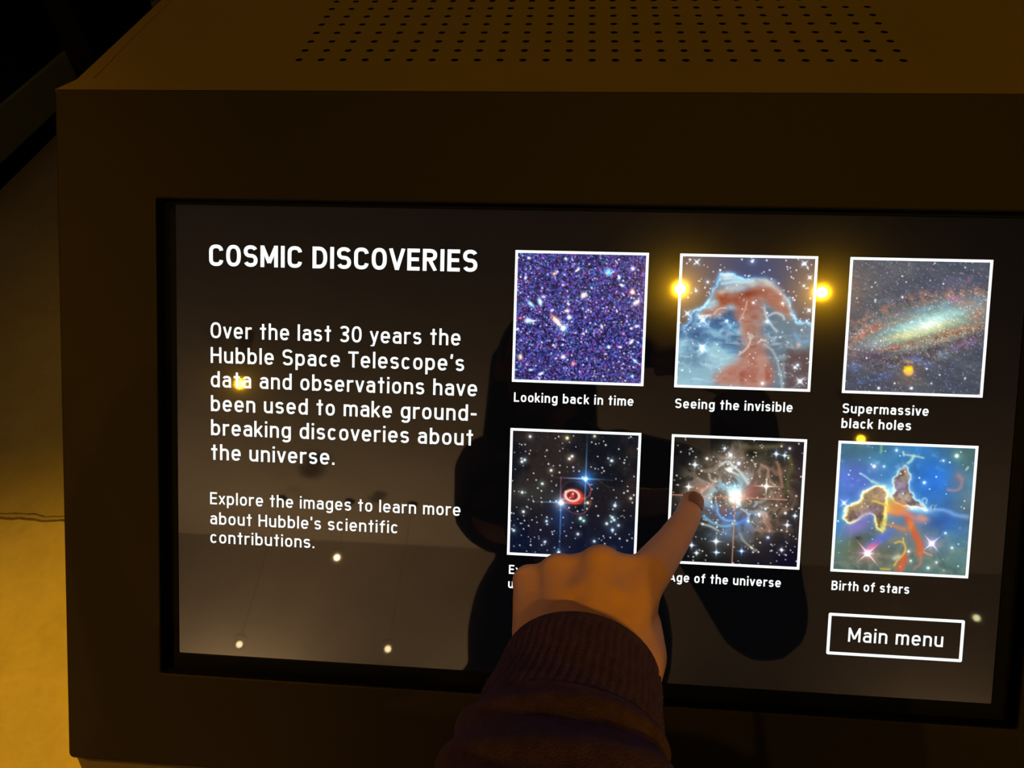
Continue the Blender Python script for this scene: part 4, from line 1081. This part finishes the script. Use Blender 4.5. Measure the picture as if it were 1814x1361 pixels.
# left hand, in millimetres along the kiosk's own axes (x right, y down the slope, z into it)
HAND = bmesh.new()
def HP(q): return (Kmm(q[:3]), q[3] * .001)
INDEX = [(81.5, 176.5, -80.0, 12), (97.9, 168.3, -48.0, 9.8), (109.9, 159.9, -24.0, 8.2), (115.1, 153.4, -8.0, 7.3)]
MIDDLE = [(55.7, 171.5, -87.0, 11.5), (61.8, 184.1, -45.0, 9.5), (58.4, 200.3, -38.0, 8.5), (55.3, 198.2, -58.0, 8)]
RINGF = [(34.2, 178.0, -83.0, 11), (37.4, 190.5, -42.0, 9), (37.9, 205.6, -36.0, 8), (37.9, 202.0, -55.0, 7.5)]
LITTLE = [(18.3, 186.0, -76.0, 9.8), (20.3, 198.2, -42.0, 8), (22.9, 209.9, -38.0, 7), (24.4, 206.4, -54.0, 6.8)]
THUMB = [(77.2, 209.5, -108.0, 12.5), (79.4, 204.1, -80.0, 10.5), (75.5, 195.5, -62.0, 9), (65.2, 198.2, -52.0, 8)]
CARP = [(61.8, 199.2, -114.0, 14), (50.5, 197.1, -119.0, 14), (38.2, 198.9, -118.0, 14), (25.8, 202.2, -112.0, 14)]
for fing in (INDEX, MIDDLE, RINGF, LITTLE, THUMB):
    chain(HAND, [HP(q) for q in fing], 3)
for c_, m_ in zip(CARP, (INDEX, MIDDLE, RINGF, LITTLE)):
    chain(HAND, [HP(c_), HP(m_[0][:3] + (m_[0][3] * .92,))], 3)
for a, b, r_ in ((INDEX, MIDDLE, 8.8), (MIDDLE, RINGF, 9.0), (RINGF, LITTLE, 8.4)):
    cone(HAND, Kmm((a[0][0], a[0][1] + .5, a[0][2] + 1)), r_ * .001, Kmm((b[0][0], b[0][1] + .5, b[0][2] + 1)), r_ * .001, 3)
# web between the metacarpals
for a, b in ((INDEX, MIDDLE), (MIDDLE, RINGF), (RINGF, LITTLE)):
    qa, qb = a[0], b[0]
    mid = tuple((qa[i] + qb[i]) / 2 for i in range(3))
    cen = tuple(mid[i] + (.5 * (CARP[1][i] - mid[i])) for i in range(3))
    ball(HAND, Kmm((cen[0], cen[1], cen[2])), .0130)
    cone(HAND, Kmm((mid[0], mid[1] + 3, mid[2] + 1)), .0095, Kmm((cen[0], cen[1], cen[2] + .5)), .0125)
chain(HAND, [HP((69.5, 203.0, -95.0, 16)), HP((77.2, 209.5, -108.0, 12))], 3)
chain(HAND, [HP((69.5, 203.0, -95.0, 15)), HP((80.0, 180, -74, 10.5))], 3)
chain(HAND, [HP((69.5, 203.0, -95.0, 15)), HP((48, 198, -88, 20)), HP((30, 203, -90, 16))], 3)
WR = [(34.6, 209.6, -130.0, 18), (54.5, 208.3, -130.0, 18), (69.0, 214.0, -122.0, 16)]
for c_ in CARP:
    for w_ in WR[:2]:
        cone(HAND, *HP(c_), *HP(w_))
chain(HAND, [HP(THUMB[0]), HP(WR[2])], 3); chain(HAND, [HP(WR[0]), HP(WR[1]), HP(WR[2])], 3)
FOREARM = (36, 234, -196, 23)
for w_ in WR:
    cone(HAND, *HP(w_), *HP(FOREARM))
hand_bm = fuse(HAND, .0013, 16)

# arm and body joints in hall coordinates
ELB_L = Vector((-.035, -.445, 1.115)); SH_L = Vector((-.075, -.70, 1.315))
ELB_R = Vector((.285, -.60, 1.07)); SH_R = Vector((.220, -.72, 1.315)); WR_R = Vector((.255, -.445, 1.315))
NECK = Vector((.045, -.72, 1.36)); HEAD = Vector((-.008, -.69, 1.53))
HIP = Vector((0, -.76, .90))

def torso(bm, g):
    ball(bm, (.072, -.73, 1.26), .145 + g, .098 + g, .13 + g); ball(bm, (.05, -.74, 1.08), .135 + g, .092 + g, .16 + g); ball(bm, (.025, -.755, .93), .160 + g, .105 + g, .12 + g)
    for sx in (-1, 1):
        ball(bm, (.072 + .075 * sx, -.665, 1.235), .06 + g, .045 + g, .055 + g, 2)
        cone(bm, (.068 + .05 * sx, -.725, 1.36), .045 + g, (.072 + .145 * sx, -.72, 1.325), .052 + g)

BODY = bmesh.new()
torso(BODY, 0)
cone(BODY, NECK - Vector((0, 0, .03)), .055, HEAD + Vector((0, -.012, -.07)), .050)
ball(BODY, HEAD + Vector((0, -.012, .02)), .074, .092, .098); ball(BODY, HEAD + Vector((0, .018, -.055)), .058, .062, .060)      # skull, jaw
cone(BODY, HEAD + Vector((0, .077, .012)), .009, HEAD + Vector((0, .098, -.022)), .013)                                          # nose
ball(BODY, HEAD + Vector((0, .078, -.058)), .022, .008, .006); ball(BODY, HEAD + Vector((0, .075, -.068)), .019, .009, .006)       # lips
ball(BODY, HEAD + Vector((0, .068, -.096)), .022, .018, .016)
for sx in (-1, 1):
    ball(BODY, HEAD + Vector((.076 * sx, -.012, -.005)), .010, .020, .030); ball(BODY, HEAD + Vector((.034 * sx, .072, .03)), .024, .012, .007)
    # legs
    hip = Vector((.085 * sx, -.755, .88)); kn = Vector((.095 * sx, -.735, .47)); an = Vector((.10 * sx, -.765, .09))
    chain(BODY, [(hip, .085), (kn, .058), (an, .040)]); chain(BODY, [(an, .038), (Vector((.11 * sx, -.64, .045)), .034)]); cone(BODY, an, .036, Vector((.10 * sx, -.79, .045)), .03)
chain(BODY, [(SH_L, .050), (ELB_L, .038), (Kmm((35, 234, -205)), .024)])
chain(BODY, [(SH_R, .050), (ELB_R, .038), (WR_R, .026)])
# right hand closing on the phone's end
PH_X, PH_D, PH_F = CAM_R, CAM_D, CAM_F
PHC = CAM_POS + PH_X * .052 + PH_D * .018 - PH_F * .012
palm = PHC + PH_X * .088 + PH_D * .015 - PH_F * .018
cone(BODY, WR_R, .025, palm + PH_X * .008 + PH_D * .02, .024); cone(BODY, palm + PH_X * .004 + PH_D * .018, .022, palm - PH_D * .018, .019)
for k, (dy, ln) in enumerate(((-.030, .058), (-.010, .064), (.010, .060), (.028, .048))):
    a = palm + PH_D * (dy - .004) + PH_X * .004 - PH_F * -.006
    b = PHC + PH_X * .084 + PH_D * (dy + .006) + PH_F * .020
    c_ = PHC + PH_X * (.080 - ln * .45) + PH_D * (dy + .012) + PH_F * .0135
    chain(BODY, [(a, .0095), (b, .0088), (c_, .0072)])
chain(BODY, [(palm - PH_D * .012, .012), (palm - PH_D * .026 - PH_X * .016 - PH_F * .004, .010), (PHC + PH_X * .048 - PH_D * .018 - PH_F * .0135, .0082)])
body_bm = fuse(BODY, .0055, 2)
tmp = bpy.data.meshes.new('tmp'); hand_bm.to_mesh(tmp); hand_bm.free(); body_bm.from_mesh(tmp); bpy.data.meshes.remove(tmp)
body = smooth_shade(obj('body', body_bm, M['skin'], person))

# nail of the pointing finger: a curved plate on the back of the last joint
tip = Vector(INDEX[3][:3]); dip = Vector(INDEX[2][:3]); ax = (tip - dip).normalized()
side = ax.cross(Vector((0, 0, -1))).normalized(); back = side.cross(ax).normalized()
if back.z > 0: back = -back; 
bm = bmesh.new(); rows = []
for i in range(9):
    s = i / 8
    cpt = dip.lerp(tip, .42 + .62 * s)
    r_ = 7.55 - 1.0 * max(0, s - .6)
    wid = math.radians(50) * (1 - .9 * max(0, s - .72) ** 1.0 * 1.2) * (.82 + .18 * min(1, s * 3))
    rows.append([Kmm(cpt + ((r_ + .30) * math.cos(a)) * back + ((r_ + .15) * math.sin(a)) * side) for a in np.linspace(-wid, wid, 9)])
loft(bm, rows, False)
bmesh.ops.solidify(bm, geom=list(bm.faces), thickness=.0006)
smooth_shade(obj('fingernail', bm, M['nail'], person))

# hair, eyes
bm = bmesh.new()
ball(bm, HEAD + Vector((0, -.026, .035)), .086, .094, .098); ball(bm, HEAD + Vector((0, -.062, -.04)), .080, .055, .10)
for sx in (-1, 1): cone(bm, HEAD + Vector((.068 * sx, -.03, .03)), .030, HEAD + Vector((.075 * sx, -.045, -.13)), .024)
smooth_shade(obj('hair', fuse(bm, .006, 2), M['hair'], person))
for sx in (-1, 1):
    bm = bmesh.new(); ball(bm, HEAD + Vector((.031 * sx, .066, .012)), .0125); e = smooth_shade(obj('eye', bm, M['eye'], person))
    bm = bmesh.new(); ball(bm, HEAD + Vector((.031 * sx, .0755, .011)), .0055, .004, .0055); smooth_shade(obj('iris', bm, M['lens'], e))

# jumper: coarse trunk and right sleeve, finely knitted left sleeve
J = bmesh.new()
torso(J, .012)
cone(J, NECK - Vector((0, 0, .02)), .066, NECK + Vector((0, .004, .015)), .060)
chain(J, [(SH_L, .066), (SH_L.lerp(ELB_L, .9), .058)])
chain(J, [(SH_R, .066), (ELB_R, .058), (ELB_R.lerp(WR_R, .86), .042)])
j_bm = fuse(J, .007, 3)

def ring_frame(c, e1, e2):
    return [Vector(q) for q in (c, e1, e2)]
# centre, half width vector, vector to the back of the hand, in kiosk millimetres
c0 = Vector((46.5, 217.8, -120)); e1a = Vector((38.2, 4.6, 0)); e2a = Vector((2.0, -38.5, -11.0))
RINGS = [(c0, e1a, e2a),
         (Vector((43.5, 223.5, -134)), Vector((39.5, 4.0, -1)), Vector((1, -36.5, -19))),
         (Vector((40.5, 228.5, -148)), Vector((42, 3.0, -2)), Vector((0, -36, -27))),
         (Vector((37.0, 231.5, -166)), Vector((47, 1.0, -2)), Vector((0, -34, -34))),
         (Vector((35.0, 231.0, -190)), Vector((50, 0, -2)), Vector((0, -30, -38))),
         (Vector((32.0, 226.0, -225)), Vector((52, 0, -2)), Vector((0, -26, -42))),
         (Vector((22.0, 221.0, -265)), Vector((54, 0, 0)), Vector((0, -22, -46)))]
def spline(t):
    n = len(RINGS) - 1
    i = min(n - 1, int(t * n)); f = t * n - i
    out = []
    for k in range(3):
        P = [RINGS[max(0, min(n, i + d))][k] for d in (-1, 0, 1, 2)]
        out.append(.5 * ((2 * P[1]) + (P[2] - P[0]) * f + (2 * P[0] - 5 * P[1] + 4 * P[2] - P[3]) * f * f + (3 * P[1] - P[0] - 3 * P[2] + P[3]) * f ** 3))
    return out
rng = random.Random(4)
NA = 288
def sleeve_rings(t0, t1, n, ribs):
    rows = []
    for i in range(n):
        t = t0 + (t1 - t0) * i / (n - 1)
        c_, a_, b_ = spline(t)
        row = []
        for k in range(NA):
            ang = 2 * math.pi * k / NA
            if ribs:
                s = (t - t0) / (t1 - t0)
                g = 1 + .030 * min(1, .10 + s * 5) * min(1, (1.02 - s) * 6) * (abs(math.cos(ang * 30 + .25 * math.sin(s * 20))) - .5) * (1 + .25 * math.sin(s * 70)) + .03 * math.sin(s * math.pi) * math.sin(ang * 2 + 1.3) + .012 * math.sin(s * 9 + ang * 3)
            else:
                s = t
                env = math.exp(-max(0, t - .42) * 3.0) * smooth(.33, .40, np.float64(t))
                ph = t * 36 + 1.3 * math.sin(ang + .5) + .6 * math.sin(2 * ang + 1.1)
                g = 1.015 + .055 * env * math.sin(ph) + .03 * env * math.sin(ph * .53 + 2 * ang) + .006 * math.sin(ang * 11 + t * 40) * env
            row.append(Kmm(c_ + (a_ * math.cos(ang) + b_ * math.sin(ang)) * float(g)))
        rows.append(row)
    return rows
bm = bmesh.new()
body_rows = sleeve_rings(.335, 1.0, 110, False)
loft(bm, body_rows)
last = [Vector(q) for q in body_rows[-1]]
lc = sum(last, Vector()) / len(last)
up_rows = [last]
for s in (.34, .67, 1.0):
    tgt = ELB_L.lerp(SH_L, .16)
    cc = lc.lerp(tgt, s)
    up_rows.append([cc + (q - lc) * (1 - .06 * s) for q in last])
loft(bm, up_rows)
tmp = bpy.data.meshes.new('tmp'); bm.to_mesh(tmp); bm.free(); j_bm.from_mesh(tmp); bpy.data.meshes.remove(tmp)
jumper = smooth_shade(obj('jumper', j_bm, M['knit'], person))
bm = bmesh.new()
rows = sleeve_rings(0.0, .36, 46, True)
c_, a_, b_ = spline(0.0)
turn = [[Kmm(c_ + (Kmm_inv - c_) * f_) for Kmm_inv in [c_ + a_ * math.cos(2 * math.pi * k / NA) + b_ * math.sin(2 * math.pi * k / NA) for k in range(NA)]] for f_ in (.955, .985)]
c2, a2, b2_ = spline(.12)
deep = [Kmm(c2 + (a2 * math.cos(2 * math.pi * k / NA) + b2_ * math.sin(2 * math.pi * k / NA)) * .93) for k in range(NA)]
loft(bm, [deep] + turn + rows)
smooth_shade(obj('cuff', bm, M['knit'], jumper))

# trousers and shoes
bm = bmesh.new()
ball(bm, (0, -.757, .90), .168, .118, .10)
for sx in (-1, 1):
    chain(bm, [(Vector((.085 * sx, -.755, .87)), .097), (Vector((.095 * sx, -.737, .47)), .074), (Vector((.10 * sx, -.765, .10)), .062)])
smooth_shade(obj('trousers', fuse(bm, .008, 2), M['denim'], person))
for sx in (-1, 1):
    bm = bmesh.new()
    chain(bm, [(Vector((.10 * sx, -.80, .055)), .042), (Vector((.105 * sx, -.72, .06)), .046), (Vector((.115 * sx, -.615, .042)), .036)])
    ball(bm, (.10 * sx, -.77, .09), .046, .05, .04)
    b3 = fuse(bm, .006, 2)
    for v in b3.verts: v.co.z = max(v.co.z, .016)
    sh = smooth_shade(obj('shoe', b3, M['leather'], person))
    bm = bmesh.new()
    prof = [(-.845, .040), (-.80, .047), (-.72, .044), (-.65, .047), (-.60, .040), (-.575, .022)]
    pl = [(.105 * sx + w, y) for y, w in prof] + [(.105 * sx - w, y) for y, w in reversed(prof)]
    loft(bm, [[Vector((x, y, z)) for x, y in pl] for z in (0, .02)], True, True, True)
    obj('sole', bm, M['sole'], sh)

# the phone in the right hand
phone = thing('smartphone', 'dark smartphone held sideways in the right hand above the screen', 'phone', PHC)
def PH(x, y, z): return PHC + PH_X * x + PH_D * y + PH_F * z
bm = bmesh.new()
loft(bm, [[PH(x, y, z) for x, y in rrect(-.0735 + i, .0735 - i, -.0358 + i, .0358 - i, .011)] for i, z in ((.0015, -.004), (0, -.0025), (0, .0025), (.0015, .004))], True, True, True)
obj('case', bm, M['phone'], phone)
bm = bmesh.new()
loft(bm, [[PH(x, y, z) for x, y in rrect(-.069, -.034, -.0315, .004, .008)] for z in (.0041, .0055)], True, True, True)
bumpo = obj('camera_bump', bm, M['phone'], phone)
for lx, ly in ((-.060, -.023), (-.060, -.006), (-.043, -.014)):
    bm = bmesh.new(); lathe(bm, PH(lx, ly, .0055), PH_F, [(0, 0), (0, .0062), (.0010, .0062), (.0010, 0)]); obj('lens', bm, M['lens'], bumpo)
bm = bmesh.new()
loft(bm, [[PH(x, y, z) for x, y in rrect(-.0705, .0705, -.0328, .0328, .009)] for z in (-.0043, -.0041)], True, True, True)
obj('display', bm, M['lens'], phone)
